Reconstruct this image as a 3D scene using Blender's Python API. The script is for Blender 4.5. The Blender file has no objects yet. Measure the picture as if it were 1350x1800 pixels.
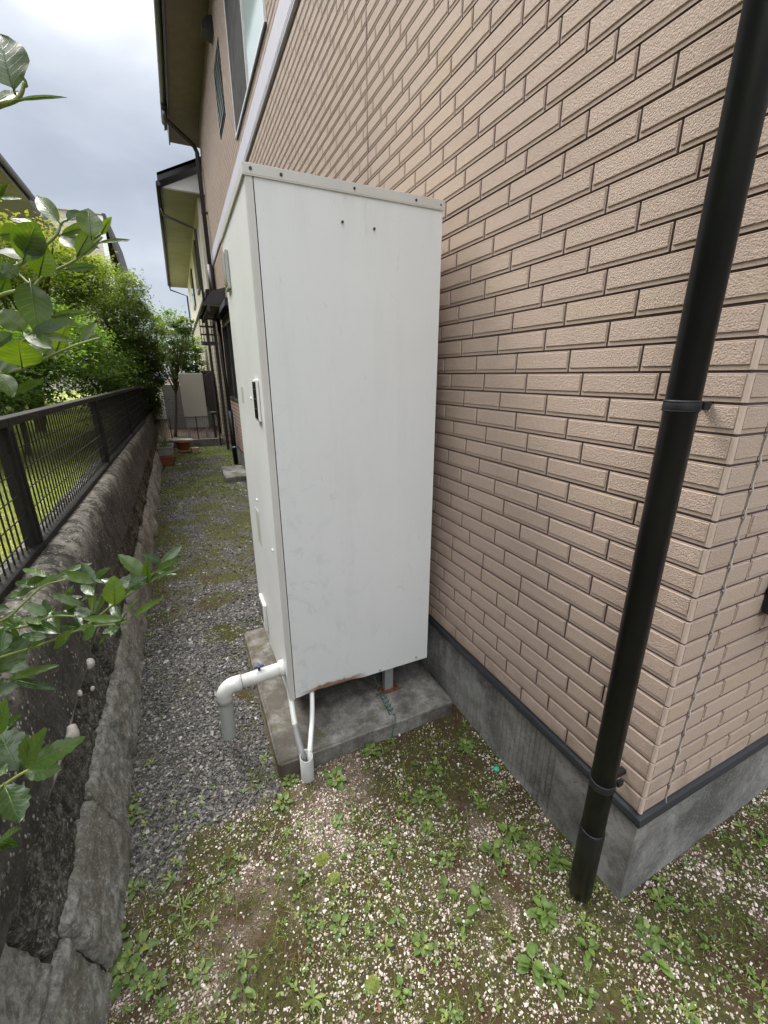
import bpy, bmesh, math, random
import numpy as np
from mathutils import Matrix, Vector
random.seed(7); RNG = np.random.default_rng(11)
C = bpy.context.scene.collection
SC = bpy.context.scene

# ------------------------------------------------------------------ camera
cam_d = bpy.data.cameras.new("camera"); cam = bpy.data.objects.new("camera", cam_d); C.objects.link(cam)
R_ = Matrix(((0.90671471, -0.42174181, -0.00151018), (-0.13145797, -0.2792192, -0.95118633), (0.40073338, 0.86265316, -0.30861348)))
right, down, fwd = Vector(R_[0]).normalized(), Vector(R_[1]), Vector(R_[2]).normalized()
down = fwd.cross(right).normalized(); right = down.cross(fwd).normalized()
m3 = Matrix((right, -down, -fwd)).transposed()
cam.matrix_world = Matrix.Translation((0, 0, 1.62)) @ m3.to_4x4()
cam_d.sensor_fit = 'HORIZONTAL'; cam_d.sensor_width = 36; cam_d.lens = 740 / 1350 * 36
cam_d.clip_start = 0.02; cam_d.clip_end = 1000
SC.camera = cam

# ------------------------------------------------------------------ sky and light
SUN_DIR = Vector((-0.30, 0.52, 0.80)).normalized()
elev = math.asin(SUN_DIR.z); azim = math.atan2(SUN_DIR.x, SUN_DIR.y)
SC.view_settings.view_transform = 'Standard'; SC.view_settings.look = 'None'
SC.view_settings.gamma = 1; SC.view_settings.exposure = 1.62
w = bpy.data.worlds.new("World"); SC.world = w; w.use_nodes = True
nt = w.node_tree; nt.nodes.clear()
out = nt.nodes.new('ShaderNodeOutputWorld'); bg = nt.nodes.new('ShaderNodeBackground'); bg.inputs['Strength'].default_value = 0.1
sky = nt.nodes.new('ShaderNodeTexSky'); sky.sky_type = 'NISHITA'; sky.sun_disc = False
sky.sun_elevation = elev; sky.sun_rotation = azim
tc = nt.nodes.new('ShaderNodeTexCoord')
def wn(t, **k):
    n = nt.nodes.new(t)
    for a, b in k.items(): setattr(n, a, b)
    return n
mp = wn('ShaderNodeMapping'); mp.inputs['Scale'].default_value = (1.0, 1.0, 2.2); mp.inputs['Location'].default_value = (0.35, 0.1, 0.2)
nt.links.new(tc.outputs['Generated'], mp.inputs['Vector'])
nz = wn('ShaderNodeTexNoise'); nz.inputs['Scale'].default_value = 3.4; nz.inputs['Detail'].default_value = 6; nz.inputs['Roughness'].default_value = 0.45; nz.inputs['Distortion'].default_value = 0.25
nt.links.new(mp.outputs['Vector'], nz.inputs['Vector'])
cr = wn('ShaderNodeValToRGB'); cr.color_ramp.elements[0].position = 0.34; cr.color_ramp.elements[0].color = (1.42, 1.54, 1.76, 1)
cr.color_ramp.elements[1].position = 0.68; cr.color_ramp.elements[1].color = (2.45, 2.55, 2.75, 1)
e = cr.color_ramp.elements.new(0.5); e.color = (1.80, 1.92, 2.14, 1)
nt.links.new(nz.outputs['Fac'], cr.inputs['Fac'])
dot = wn('ShaderNodeVectorMath', operation='DOT_PRODUCT'); nt.links.new(tc.outputs['Generated'], dot.inputs[0]); dot.inputs[1].default_value = Vector((-0.035, 0.80, 0.60)).normalized()
def mth(op, a, b, clamp=False):
    n = wn('ShaderNodeMath', operation=op); n.use_clamp = clamp
    for i, v in enumerate((a, b)):
        if isinstance(v, (int, float)): n.inputs[i].default_value = v
        else: nt.links.new(v, n.inputs[i])
    return n.outputs[0]
glow = mth('POWER', mth('MAXIMUM', dot.outputs['Value'], 0.0), 95.0)
glow = mth('MULTIPLY', glow, mth('ADD', mth('MULTIPLY', nz.outputs['Fac'], 2.2), -0.55))
sep = wn('ShaderNodeSeparateXYZ'); nt.links.new(tc.outputs['Generated'], sep.inputs[0])
# overcast layer brightened overhead, out of view, to light wall and heater
sky_fill = mth('MULTIPLY', mth('MAXIMUM', mth('ADD', sep.outputs['Z'], -0.66), 0.0), 40.0)
dot2 = wn('ShaderNodeVectorMath', operation='DOT_PRODUCT'); nt.links.new(tc.outputs['Generated'], dot2.inputs[0]); dot2.inputs[1].default_value = Vector((-0.84, -0.30, 0.46)).normalized()
sky_fill = mth('ADD', sky_fill, mth('MULTIPLY', mth('POWER', mth('MAXIMUM', dot2.outputs['Value'], 0.0), 2.5), 11.0))  # added bright sky patch behind left, out of view, lights the heater front
mxs = wn('ShaderNodeMix', data_type='RGBA', blend_type='MIX'); mxs.inputs['Factor'].default_value = 0.92
nt.links.new(sky.outputs['Color'], mxs.inputs[6]); nt.links.new(cr.outputs['Color'], mxs.inputs[7])
addv = wn('ShaderNodeVectorMath', operation='ADD'); nt.links.new(mxs.outputs[2], addv.inputs[0])
comb = wn('ShaderNodeCombineXYZ')
gsum = mth('ADD', mth('MULTIPLY', glow, 7.0), sky_fill)
for i in range(3): nt.links.new(gsum, comb.inputs[i])
nt.links.new(comb.outputs[0], addv.inputs[1])
nt.links.new(addv.outputs[0], bg.inputs['Color']); nt.links.new(bg.outputs[0], out.inputs[0])

sd = bpy.data.lights.new("sun", 'SUN'); sd.energy = 1.5; sd.angle = math.radians(24); sd.color = (1.0, 0.965, 0.9)
sun = bpy.data.objects.new("sun", sd); C.objects.link(sun)
sun.rotation_euler = (-SUN_DIR).to_track_quat('-Z', 'Y').to_euler()

# ------------------------------------------------------------------ helpers: objects
def link(o, parent=None):
    C.objects.link(o)
    if parent: o.parent = parent
    return o
def tag(o, label=None, cat=None, group=None, kind=None):
    if label: o['label'] = label
    if cat: o['category'] = cat
    if group: o['group'] = group
    if kind: o['kind'] = kind
    return o
def empty(name, loc=(0, 0, 0), rz=0):
    o = bpy.data.objects.new(name, None); o.empty_display_size = .1; o.location = loc; o.rotation_euler = (0, 0, rz); return link(o)
class MB:
    """collects geometry, builds ONE mesh object"""
    def __init__(s): s.v = []; s.f = []; s.mi = []; s.at = []; s.sm = []; s.lu = []; s.n = 0
    def add(s, v, f, mi=0, at=None, smooth=False, lu=None):
        v = np.asarray(v, float).reshape(-1, 3); s.v.append(v); s.lu.append(np.zeros((len(v), 3)) if lu is None else lu)
        for q in f: s.f.append([i + s.n for i in q]); s.mi.append(mi); s.sm.append(smooth)
        s.at.append(np.full(len(v), 0.5 if at is None else at) if np.isscalar(at) or at is None else np.asarray(at))
        s.n += len(v); return s
    def box(s, x0, y0, z0, x1, y1, z1, b=0.0, mi=0, at=None, M=None):
        x0, x1 = sorted((x0, x1)); y0, y1 = sorted((y0, y1)); z0, z1 = sorted((z0, z1))
        if b <= 0:
            v = [(x, y, z) for x in (x0, x1) for y in (y0, y1) for z in (z0, z1)]
            f = [(0, 1, 3, 2), (4, 6, 7, 5), (0, 4, 5, 1), (2, 3, 7, 6), (0, 2, 6, 4), (1, 5, 7, 3)]
        else:
            bm = bmesh.new(); bmesh.ops.create_cube(bm, size=1)
            for q in bm.verts: q.co = Vector(((x0 + x1) / 2 + q.co.x * (x1 - x0), (y0 + y1) / 2 + q.co.y * (y1 - y0), (z0 + z1) / 2 + q.co.z * (z1 - z0)))
            bmesh.ops.bevel(bm, geom=bm.edges[:], offset=b, segments=2, affect='EDGES', profile=0.6)
            v = [tuple(q.co) for q in bm.verts]; bm.verts.index_update(); f = [[q.index for q in p.verts] for p in bm.faces]; bm.free()
        if M is not None: v = [tuple(M @ Vector(q)) for q in v]
        return s.add(v, f, mi, at)
    def tube(s, pts, r, n=12, cap=True, mi=0, at=None, ref=(0.13, 0.27, 0.95)):
        P = [Vector(p) for p in pts]; rr = r if hasattr(r, '__len__') else [r] * len(P); V = []; F = []
        up = Vector(ref)
        for i, p in enumerate(P):
            t = (P[min(i + 1, len(P) - 1)] - P[max(i - 1, 0)]).normalized()
            if abs(t.dot(up)) > .97: up = Vector((1, 0.1, 0))
            a = t.cross(up).normalized(); b_ = t.cross(a).normalized()
            up = -b_ if False else up
            for k in range(n):
                an = 2 * math.pi * k / n; V.append(tuple(p + (a * math.cos(an) + b_ * math.sin(an)) * rr[i]))
        for i in range(len(P) - 1):
            for k in range(n): F.append((i * n + k, i * n + (k + 1) % n, (i + 1) * n + (k + 1) % n, (i + 1) * n + k))
        s.add(V, F, mi, at, True)
        if cap:
            s.f.append([s.n - len(V) + k for k in range(n)][::-1]); s.mi.append(mi); s.sm.append(False)
            s.f.append([s.n - n + k for k in range(n)]); s.mi.append(mi); s.sm.append(False)
        return s
    def lathe(s, prof, cx=0, cy=0, n=24, mi=0, at=None, smooth=True):
        V = []; F = []
        for (r, z) in prof:
            for k in range(n): a = 2 * math.pi * k / n; V.append((cx + r * math.cos(a), cy + r * math.sin(a), z))
        for i in range(len(prof) - 1):
            for k in range(n): F.append((i * n + k, i * n + (k + 1) % n, (i + 1) * n + (k + 1) % n, (i + 1) * n + k))
        return s.add(V, F, mi, at, smooth)
    def prism(s, poly, axis, a, b, mi=0, at=None):
        """poly in the two other axes (in order), extruded on axis from a to b"""
        n = len(poly); V = []
        for c in (a, b):
            for p in poly:
                q = list(p); q.insert(axis, c); V.append(tuple(q))
        F = [tuple(range(n))[::-1], tuple(range(n, 2 * n))] + [(k, (k + 1) % n, n + (k + 1) % n, n + k) for k in range(n)]
        return s.add(V, F, mi, at)
    def build(s, name, mats, parent=None, loc=None):
        me = bpy.data.meshes.new(name)
        V = np.concatenate(s.v); me.from_pydata(V.tolist() if len(V) < 1 else V, [], s.f)
        mats = mats if isinstance(mats, (list, tuple)) else [mats]
        for m in mats: me.materials.append(m)
        me.polygons.foreach_set('material_index', s.mi); me.polygons.foreach_set('use_smooth', s.sm)
        a = me.attributes.new('tint', 'FLOAT', 'POINT'); a.data.foreach_set('value', np.concatenate(s.at).astype(np.float32))
        if any(q.any() for q in s.lu): a = me.attributes.new('leafco', 'FLOAT_VECTOR', 'POINT'); a.data.foreach_set('vector', np.concatenate(s.lu).astype(np.float32).ravel())
        me.update(); o = bpy.data.objects.new(name, me); link(o, parent)
        if loc: o.location = loc
        return o
def fast_mesh(name, V, F, mat, attr=None, smooth=False, parent=None):
    """V (n,3); F (m,k) uniform polygons"""
    V = np.asarray(V, np.float32); F = np.asarray(F, np.int32); me = bpy.data.meshes.new(name)
    me.vertices.add(len(V)); me.vertices.foreach_set('co', V.ravel())
    k = F.shape[1]; me.loops.add(F.size); me.loops.foreach_set('vertex_index', F.ravel())
    me.polygons.add(len(F)); me.polygons.foreach_set('loop_start', np.arange(0, F.size, k, dtype=np.int32)); me.polygons.foreach_set('loop_total', np.full(len(F), k, np.int32))
    me.polygons.foreach_set('use_smooth', np.full(len(F), smooth))
    for m in (mat if isinstance(mat, (list, tuple)) else [mat]): me.materials.append(m)
    for an, av in (attr or {}).items():
        a = me.attributes.new(an, 'FLOAT', 'POINT'); a.data.foreach_set('value', np.asarray(av, np.float32))
    me.update(calc_edges=True); me.validate()
    o = bpy.data.objects.new(name, me); return link(o, parent)
# value noise in numpy (for placing things and masks)
_T = RNG.random((256, 256))
def vnoise(x, y, s):
    x = np.asarray(x, float) * s + 100; y = np.asarray(y, float) * s + 100
    xi = np.floor(x).astype(int); yi = np.floor(y).astype(int); fx = x - xi; fy = y - yi
    fx = fx * fx * (3 - 2 * fx); fy = fy * fy * (3 - 2 * fy); g = lambda a, b: _T[a % 256, b % 256]
    return (g(xi, yi) * (1 - fx) + g(xi + 1, yi) * fx) * (1 - fy) + (g(xi, yi + 1) * (1 - fx) + g(xi + 1, yi + 1) * fx) * fy
def fbm(x, y, s, o=4):
    t = 0; a = .5; n = 0
    for i in range(o): t = t + a * vnoise(x + 13.7 * i, y - 7.1 * i, s * 2 ** i); n += a; a *= .55
    return t / n

# ------------------------------------------------------------------ helpers: materials
class NT:
    def __init__(s, name):
        s.m = bpy.data.materials.new(name); s.m.use_nodes = True; s.t = s.m.node_tree; s.b = s.t.nodes['Principled BSDF']
        s.o = s.t.nodes['Material Output']; s.tc = s.t.nodes.new('ShaderNodeTexCoord').outputs['Object']
    def n(s, t, **k):
        q = s.t.nodes.new(t)
        for a, b in k.items(): setattr(q, a, b)
        return q
    def put(s, sock, v):
        if isinstance(v, bpy.types.NodeSocket): s.t.links.new(v, sock)
        elif isinstance(v, (tuple, list)): sock.default_value = (*v, 1) if len(v) == 3 and len(sock.default_value) == 4 else v
        else: sock.default_value = v
    def noise(s, scale, detail=3, rough=.55, dist=0, vec=None, stretch=None):
        v = vec or s.tc
        if stretch:
            mp = s.n('ShaderNodeMapping'); mp.inputs['Scale'].default_value = stretch; s.put(mp.inputs['Vector'], v); v = mp.outputs[0]
        q = s.n('ShaderNodeTexNoise'); q.inputs['Scale'].default_value = scale; q.inputs['Detail'].default_value = detail
        q.inputs['Roughness'].default_value = rough; q.inputs['Distortion'].default_value = dist; s.put(q.inputs['Vector'], v); return q.outputs['Fac']
    def vor(s, scale, feature='F1', out='Distance', vec=None, rnd=1):
        q = s.n('ShaderNodeTexVoronoi', feature=feature); q.inputs['Scale'].default_value = scale; q.inputs['Randomness'].default_value = rnd
        s.put(q.inputs['Vector'], vec or s.tc); return q.outputs[out]
    def ramp(s, fac, *st):
        q = s.n('ShaderNodeValToRGB'); s.put(q.inputs['Fac'], fac); e = q.color_ramp.elements
        while len(e) < len(st): e.new(.5)
        for i, (p, c) in enumerate(st): e[i].position = p; e[i].color = (*c, 1) if len(c) == 3 else c
        return q.outputs['Color']
    def mr(s, fac, a, b, c=0., d=1.):
        q = s.n('ShaderNodeMapRange'); s.put(q.inputs[0], fac)
        for i, v in enumerate((a, b, c, d)): q.inputs[i + 1].default_value = v
        return q.outputs[0]
    def mix(s, fac, a, b, mode='MIX'):
        q = s.n('ShaderNodeMix', data_type='RGBA', blend_type=mode); s.put(q.inputs['Factor'], fac); s.put(q.inputs[6], a); s.put(q.inputs[7], b); return q.outputs[2]
    def math(s, op, a, b=0., clamp=False):
        q = s.n('ShaderNodeMath', operation=op); q.use_clamp = clamp; s.put(q.inputs[0], a); s.put(q.inputs[1], b); return q.outputs[0]
    def attr(s, name='tint'):
        q = s.n('ShaderNodeAttribute'); q.attribute_name = name; return q.outputs['Fac']
    def xyz(s):
        q = s.n('ShaderNodeSeparateXYZ'); s.put(q.inputs[0], s.tc); return q.outputs
    def bump(s, h, strength=.5, dist=.01, prev=None):
        q = s.n('ShaderNodeBump'); q.inputs['Strength'].default_value = strength; q.inputs['Distance'].default_value = dist; s.put(q.inputs['Height'], h)
        if prev: s.put(q.inputs['Normal'], prev)
        return q.outputs[0]
    def fin(s, col=None, rough=None, nrm=None, metal=None, spec=None, **k):
        i = s.b.inputs
        if col is not None: s.put(i['Base Color'], col)
        if rough is not None: s.put(i['Roughness'], rough)
        if nrm is not None: s.put(i['Normal'], nrm)
        if metal is not None: s.put(i['Metallic'], metal)
        if spec is not None: s.put(i['Specular IOR Level'], spec)
        for a, b in k.items(): s.put(i[a], b)
        return s.m
def simple(name, col, rough=.5, var=.12, scale=9, metal=0, bump=.08, bscale=60, spec=.5):
    t = NT(name); a = tuple(c * (1 - var) for c in col); b = tuple(min(1, c * (1 + var)) for c in col)
    c = t.ramp(t.noise(scale, 4), (.3, a), (.7, b)); return t.fin(c, t.mr(t.noise(scale * 1.7, 3), .3, .7, rough * .85, min(1, rough * 1.15)), t.bump(t.noise(bscale, 3), bump, .004), metal, spec)
def leafmat(name, cols, rough=.4, trans=.35, spec=.5, veins=False, tcol=None):
    t = NT(name); a = t.attr('tint'); n = len(cols)
    c = t.ramp(a, *[(i / max(1, n - 1), q) for i, q in enumerate(cols)])
    c = t.mix(t.mr(t.noise(30, 2), .3, .7, 0, .35), c, tuple(q * .6 for q in cols[0]))
    nrm = None
    if veins:
        q = t.n('ShaderNodeAttribute'); q.attribute_name = 'leafco'; sx = t.n('ShaderNodeSeparateXYZ'); t.put(sx.inputs[0], q.outputs['Vector'])
        av = t.math('ABSOLUTE', sx.outputs[1]); ph_ = t.math('FRACT', t.math('SUBTRACT', t.math('MULTIPLY', sx.outputs[0], 8.), t.math('MULTIPLY', av, 1.7)))
        line = t.math('MULTIPLY', t.mr(t.math('ABSOLUTE', t.math('SUBTRACT', ph_, .5)), .0, .10, 1, 0), t.mr(av, .95, .6, 0, 1), True); mid = t.mr(av, .0, .07, 1, 0); vv = t.math('MAXIMUM', line, mid)
        c = t.mix(t.math('MULTIPLY', vv, .16), c, (.22, .30, .08)); c = t.mix(t.mr(t.noise(90, 5, .75), .60, .68, 0, .5), c, (.10, .085, .03)); nrm = t.bump(t.math('ADD', vv, t.math('MULTIPLY', t.noise(70, 3), .8)), .18, .0012)
    t.fin(c, t.mr(t.noise(50, 4), .35, .65, rough * .8, rough * 1.35), nrm, None, spec)
    tr = t.n('ShaderNodeBsdfTranslucent'); t.put(tr.inputs['Color'], t.mix(1., c, tcol or (1.9, 2.1, .7), 'MULTIPLY'))
    ms = t.n('ShaderNodeMixShader'); ms.inputs[0].default_value = trans
    t.t.links.new(t.b.outputs[0], ms.inputs[1]); t.t.links.new(tr.outputs[0], ms.inputs[2]); t.t.links.new(ms.outputs[0], t.o.inputs['Surface']); return t.m
# branch, leaf and weed positions (metres)
UP_L=[([-0.127,0.646,1.727],[-0.114,0.633,1.752],0.0259),([-0.142,0.671,1.724],[-0.137,0.637,1.676],0.0338),([-0.136,0.635,1.739],[-0.119,0.636,1.776],0.0293),([-0.097,0.725,1.766],[-0.069,0.74,1.808],0.0203),([-0.188,0.734,1.72],[-0.176,0.723,1.738],0.018),([-0.162,0.677,1.67],[-0.176,0.683,1.695],0.0293),([-0.156,0.618,1.63],[-0.151,0.607,1.654],0.0383),([-0.123,0.614,1.649],[-0.156,0.655,1.671],0.0169),([-0.151,0.697,1.645],[-0.124,0.711,1.683],0.0248),([-0.135,0.688,1.65],[-0.117,0.679,1.683],0.0158),([-0.146,0.642,1.666],[-0.106,0.635,1.683],0.0135),([-0.103,0.669,1.661],[-0.089,0.686,1.685],0.0113),([-0.138,0.713,1.691],[-0.102,0.682,1.699],0.0101),([-0.107,0.685,1.743],[-0.076,0.681,1.75],0.0068),([-0.192,0.67,1.623],[-0.178,0.644,1.604],0.0203),([-0.176,0.652,1.602],[-0.148,0.627,1.616],0.0124),([-0.159,0.712,1.642],[-0.174,0.741,1.664],0.0158),([-0.135,0.695,1.752],[-0.145,0.696,1.766],0.0135),([-0.156,0.762,1.794],[-0.184,0.778,1.795],0.018),([-0.159,0.748,1.761],[-0.189,0.785,1.784],0.0248),([-0.196,0.683,1.651],[-0.176,0.676,1.668],0.0203),([-0.188,0.72,1.736],[-0.165,0.71,1.747],0.0203),([-0.147,0.646,1.724],[-0.157,0.646,1.735],0.018),([-0.174,0.7,1.63],[-0.186,0.691,1.64],0.0135),([-0.095,0.628,1.778],[-0.117,0.655,1.812],0.0169),([-0.069,0.64,1.77],[-0.068,0.653,1.803],0.0248),([-0.089,0.666,1.756],[-0.067,0.661,1.789],0.0158),([-0.068,0.731,1.795],[-0.054,0.718,1.812],0.0101),([-0.063,0.652,1.768],[-0.034,0.627,1.77],0.005),([-0.107,0.704,1.784],[-0.066,0.68,1.797],0.0113),([-0.092,0.667,1.791],[-0.079,0.677,1.806],0.0124),([-0.124,0.673,1.78],[-0.152,0.696,1.799],0.0135),([-0.177,0.787,1.838],[-0.153,0.758,1.835],0.009),([-0.134,0.636,1.746],[-0.117,0.627,1.773],0.0293),([-0.095,0.709,1.772],[-0.113,0.728,1.788],0.0135),([-0.161,0.678,1.771],[-0.137,0.661,1.774],0.018)]
UP_B=[[[-0.213,0.732,1.705],[-0.173,0.693,1.713],[-0.143,0.682,1.721],[-0.129,0.68,1.733],[-0.092,0.669,1.751],[-0.06,0.664,1.777]],[[-0.208,0.756,1.746],[-0.166,0.713,1.745],[-0.143,0.694,1.753],[-0.111,0.687,1.777],[-0.102,0.688,1.792],[-0.094,0.687,1.797]],[[-0.236,0.724,1.621],[-0.199,0.697,1.624],[-0.172,0.674,1.628],[-0.149,0.654,1.636],[-0.131,0.649,1.644],[-0.105,0.641,1.655],[-0.078,0.631,1.663]],[[-0.143,0.682,1.721],[-0.159,0.707,1.739],[-0.162,0.726,1.754]],[[-0.195,0.716,1.652],[-0.164,0.67,1.659],[-0.147,0.665,1.668]],[[-0.09,0.669,1.753],[-0.073,0.668,1.771],[-0.061,0.666,1.781]]]
BIG_L=[([-0.079,0.451,1.813],[-0.085,0.466,1.853],0.0312),([-0.075,0.428,1.797],[-0.048,0.427,1.807],0.0027),([-0.112,0.562,1.849],[-0.098,0.583,1.873],0.0074),([-0.086,0.533,1.851],[-0.086,0.559,1.872],0.0059)]
BIG_B=[[[-0.117,0.535,1.83],[-0.096,0.5,1.823],[-0.087,0.497,1.826],[-0.082,0.497,1.832],[-0.079,0.497,1.839]]]
MID_L=[([-0.225,0.699,1.332],[-0.19,0.683,1.357],0.0146),([-0.224,0.8,1.307],[-0.18,0.796,1.322],0.0073),([-0.221,0.742,1.33],[-0.259,0.781,1.336],0.0146),([-0.248,0.77,1.304],[-0.28,0.801,1.312],0.0176),([-0.083,0.666,1.335],[-0.111,0.679,1.37],0.0205),([-0.06,0.678,1.348],[-0.082,0.678,1.365],0.0117),([-0.062,0.671,1.347],[-0.032,0.684,1.369],0.0132),([-0.07,0.666,1.341],[-0.038,0.64,1.366],0.0088),([-0.079,0.636,1.336],[-0.041,0.615,1.365],0.0117),([-0.112,0.721,1.294],[-0.152,0.742,1.313],0.0132),([-0.131,0.674,1.294],[-0.125,0.669,1.336],0.0278),([-0.172,0.775,1.301],[-0.147,0.766,1.318],0.0102),([-0.122,0.654,1.279],[-0.098,0.638,1.316],0.0176),([-0.105,0.633,1.291],[-0.067,0.612,1.322],0.0102),([-0.185,0.737,1.274],[-0.224,0.748,1.297],0.0132),([-0.147,0.668,1.338],[-0.183,0.689,1.352],0.0146),([-0.156,0.686,1.31],[-0.176,0.719,1.318],0.0132),([-0.106,0.653,1.325],[-0.084,0.65,1.341],0.0176),([-0.181,0.738,1.252],[-0.214,0.754,1.265],0.0176),([-0.139,0.735,1.23],[-0.187,0.758,1.233],0.0146),([-0.121,0.657,1.276],[-0.174,0.679,1.281],0.0117),([-0.155,0.649,1.277],[-0.173,0.649,1.263],0.0176),([-0.211,0.692,1.257],[-0.259,0.735,1.269],0.0161),([-0.196,0.744,1.231],[-0.229,0.761,1.236],0.0102),([-0.215,0.683,1.295],[-0.239,0.69,1.313],0.0146),([-0.227,0.697,1.252],[-0.256,0.702,1.26],0.0132),([-0.192,0.683,1.262],[-0.228,0.704,1.228],0.0161),([-0.126,0.645,1.271],[-0.143,0.636,1.275],0.0117),([-0.283,0.81,1.271],[-0.309,0.826,1.275],0.0073),([-0.306,0.821,1.252],[-0.326,0.828,1.257],0.0117),([-0.316,0.778,1.148],[-0.252,0.761,1.166],0.0146),([-0.324,0.774,1.164],[-0.285,0.785,1.214],0.0351),([-0.27,0.728,1.199],[-0.287,0.717,1.196],0.0117),([-0.292,0.717,1.232],[-0.286,0.739,1.259],0.0205),([-0.242,0.781,1.254],[-0.272,0.807,1.237],0.0117),([-0.261,0.729,1.265],[-0.29,0.746,1.256],0.0146),([-0.173,0.737,1.254],[-0.152,0.746,1.289],0.0132),([-0.287,0.785,1.232],[-0.314,0.802,1.244],0.0146),([-0.213,0.749,1.281],[-0.189,0.748,1.287],0.0102),([-0.233,0.709,1.269],[-0.263,0.742,1.271],0.0117),([-0.308,0.799,1.198],[-0.316,0.793,1.222],0.0176),([-0.343,0.787,1.116],[-0.316,0.798,1.127],0.0176),([-0.203,0.738,1.258],[-0.223,0.733,1.272],0.0102),([-0.155,0.748,1.275],[-0.127,0.728,1.299],0.0088)]
MID_B=[[[-0.37,0.833,1.201],[-0.309,0.787,1.248],[-0.286,0.771,1.264],[-0.243,0.753,1.303],[-0.225,0.749,1.314],[-0.198,0.739,1.321]],[[-0.37,0.81,1.169],[-0.279,0.758,1.205],[-0.227,0.73,1.228],[-0.184,0.706,1.249],[-0.157,0.695,1.254],[-0.13,0.684,1.256],[-0.112,0.679,1.267]],[[-0.184,0.706,1.249],[-0.16,0.702,1.267],[-0.137,0.697,1.284],[-0.107,0.69,1.303],[-0.08,0.685,1.325],[-0.059,0.683,1.345]],[[-0.169,0.707,1.27],[-0.164,0.713,1.295],[-0.158,0.72,1.32]],[[-0.342,0.809,1.233],[-0.274,0.749,1.25],[-0.224,0.731,1.267],[-0.192,0.716,1.267]]]
LOW_L=[([-0.232,0.525,1.178],[-0.25,0.556,1.221],0.0365),([-0.185,0.428,1.262],[-0.162,0.418,1.301],0.0162),([-0.209,0.488,1.21],[-0.155,0.475,1.236],0.0203),([-0.217,0.499,1.194],[-0.186,0.499,1.186],0.0203),([-0.212,0.448,1.23],[-0.194,0.415,1.218],0.0264),([-0.263,0.507,1.102],[-0.235,0.486,1.135],0.0122),([-0.246,0.537,1.222],[-0.229,0.529,1.265],0.0162),([-0.238,0.514,1.188],[-0.261,0.535,1.185],0.0182)]
LOW_B=[[[-0.271,0.518,1.16],[-0.236,0.49,1.192],[-0.212,0.475,1.213],[-0.201,0.472,1.219]],[[-0.27,0.488,1.111],[-0.24,0.464,1.146]]]
WEEDS=[(0.572,1.409,3,'r'),(0.971,1.209,3,'r'),(0.675,1.425,1.3,'r'),(0.38,1.308,3,'r'),(0.204,1.384,2.6,'r'),(0.157,1.296,2,'r'),(0.784,1.167,2.2,'l'),(0.126,1.543,2.2,'s'),(-0.397,2.799,3,'s'),(0.667,1.085,1.8,'r'),(0.628,0.973,1.6,'r'),(0.796,0.799,1.3,'l'),(0.467,0.964,1.8,'l'),(0.63,0.972,1.5,'r'),(0.732,1.045,1.6,'r'),(0.865,1.007,1.6,'s'),(0.866,0.959,1.5,'r'),(0.145,1.177,1.4,'s'),(0.328,1.133,1.6,'r'),(0.531,0.929,1.3,'s'),(0.636,0.843,1.4,'r'),(0.881,0.819,2.4,'l'),(0.795,0.792,2.4,'l'),(0.939,0.739,2,'s'),(0.98,0.678,1.8,'r'),(0.574,0.763,2.3,'l'),(0.647,0.69,2.6,'l'),(0.827,0.584,2.6,'l'),(0.807,0.558,1.6,'r'),(0.402,0.764,1.5,'l'),(0.339,0.722,1.7,'s'),(0.438,0.676,1.8,'r'),(0.227,0.825,1.6,'r'),(0.112,0.704,2.2,'s'),(-0.062,0.801,1.5,'l'),(0.704,0.508,2.4,'l'),(0.685,0.584,1.4,'s'),(0.574,0.663,1.3,'l'),(0.741,0.449,1.7,'l'),(0.338,0.615,1.4,'l'),(0.434,0.522,1.6,'s'),(0.999,0.981,1.5,'s'),(0.162,1.004,1.3,'l'),(0.848,0.627,1.3,'s'),(0.308,0.777,1.2,'r'),(0.684,0.719,1.2,'l'),(0.608,1.115,1.2,'r'),(0.825,0.579,2.6,'l'),(0.923,0.512,2,'s'),(0.702,0.499,2.4,'l'),(0.877,0.459,2,'l'),(0.744,0.448,1.4,'l'),(1.037,0.361,2.3,'l'),(1.078,0.409,2,'r'),(1.25,0.486,1.9,'s'),(1.196,0.451,2,'r'),(1.22,0.429,1.6,'s'),(1.308,0.382,1.3,'s'),(1.016,0.256,1.9,'s'),(0.912,0.807,2.4,'l'),(0.92,0.738,2,'r'),(0.982,0.675,2.2,'l'),(0.796,0.39,1.3,'l'),(1.248,0.196,1.6,'s'),(1.149,0.351,1.6,'s'),(1.706,0.4,2.3,'l'),(1.687,0.468,1.8,'s'),(1.775,0.474,1.6,'s'),(1.569,0.422,1.2,'s'),(1.211,0.317,1.2,'l'),(-0.33,1.724,2.2,'s'),(-0.384,1.498,2.2,'r'),(-0.361,1.213,1.8,'r'),(-0.247,1.19,2.0,'s'),(-0.213,1.085,2.6,'g'),(-0.132,1.004,1.7,'s'),(-0.401,1.083,2.6,'r'),(-0.336,1.024,2.8,'r'),(-0.362,0.985,2.8,'r'),(-0.282,0.917,2.4,'r'),(-0.165,0.885,1.6,'r'),(-0.043,0.868,1.8,'s'),(-0.252,0.854,1.3,'r'),(-0.32,0.94,1.7,'r'),(-0.197,1.004,2,'g'),(-0.376,1.562,1.3,'r'),(-0.192,0.811,1.8,'g'),(-0.363,2.42,1.5,'s'),(-0.436,5.113,1.5,'g'),(-0.149,3.73,1.2,'s'),(0.056,3.176,1.2,'s'),(-0.298,3.069,1.8,'r'),(-0.152,2.892,1.2,'s'),(-0.007,2.348,1.2,'g'),(-0.406,3.065,1.6,'r'),(0.143,3.973,1.3,'s')]
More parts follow.
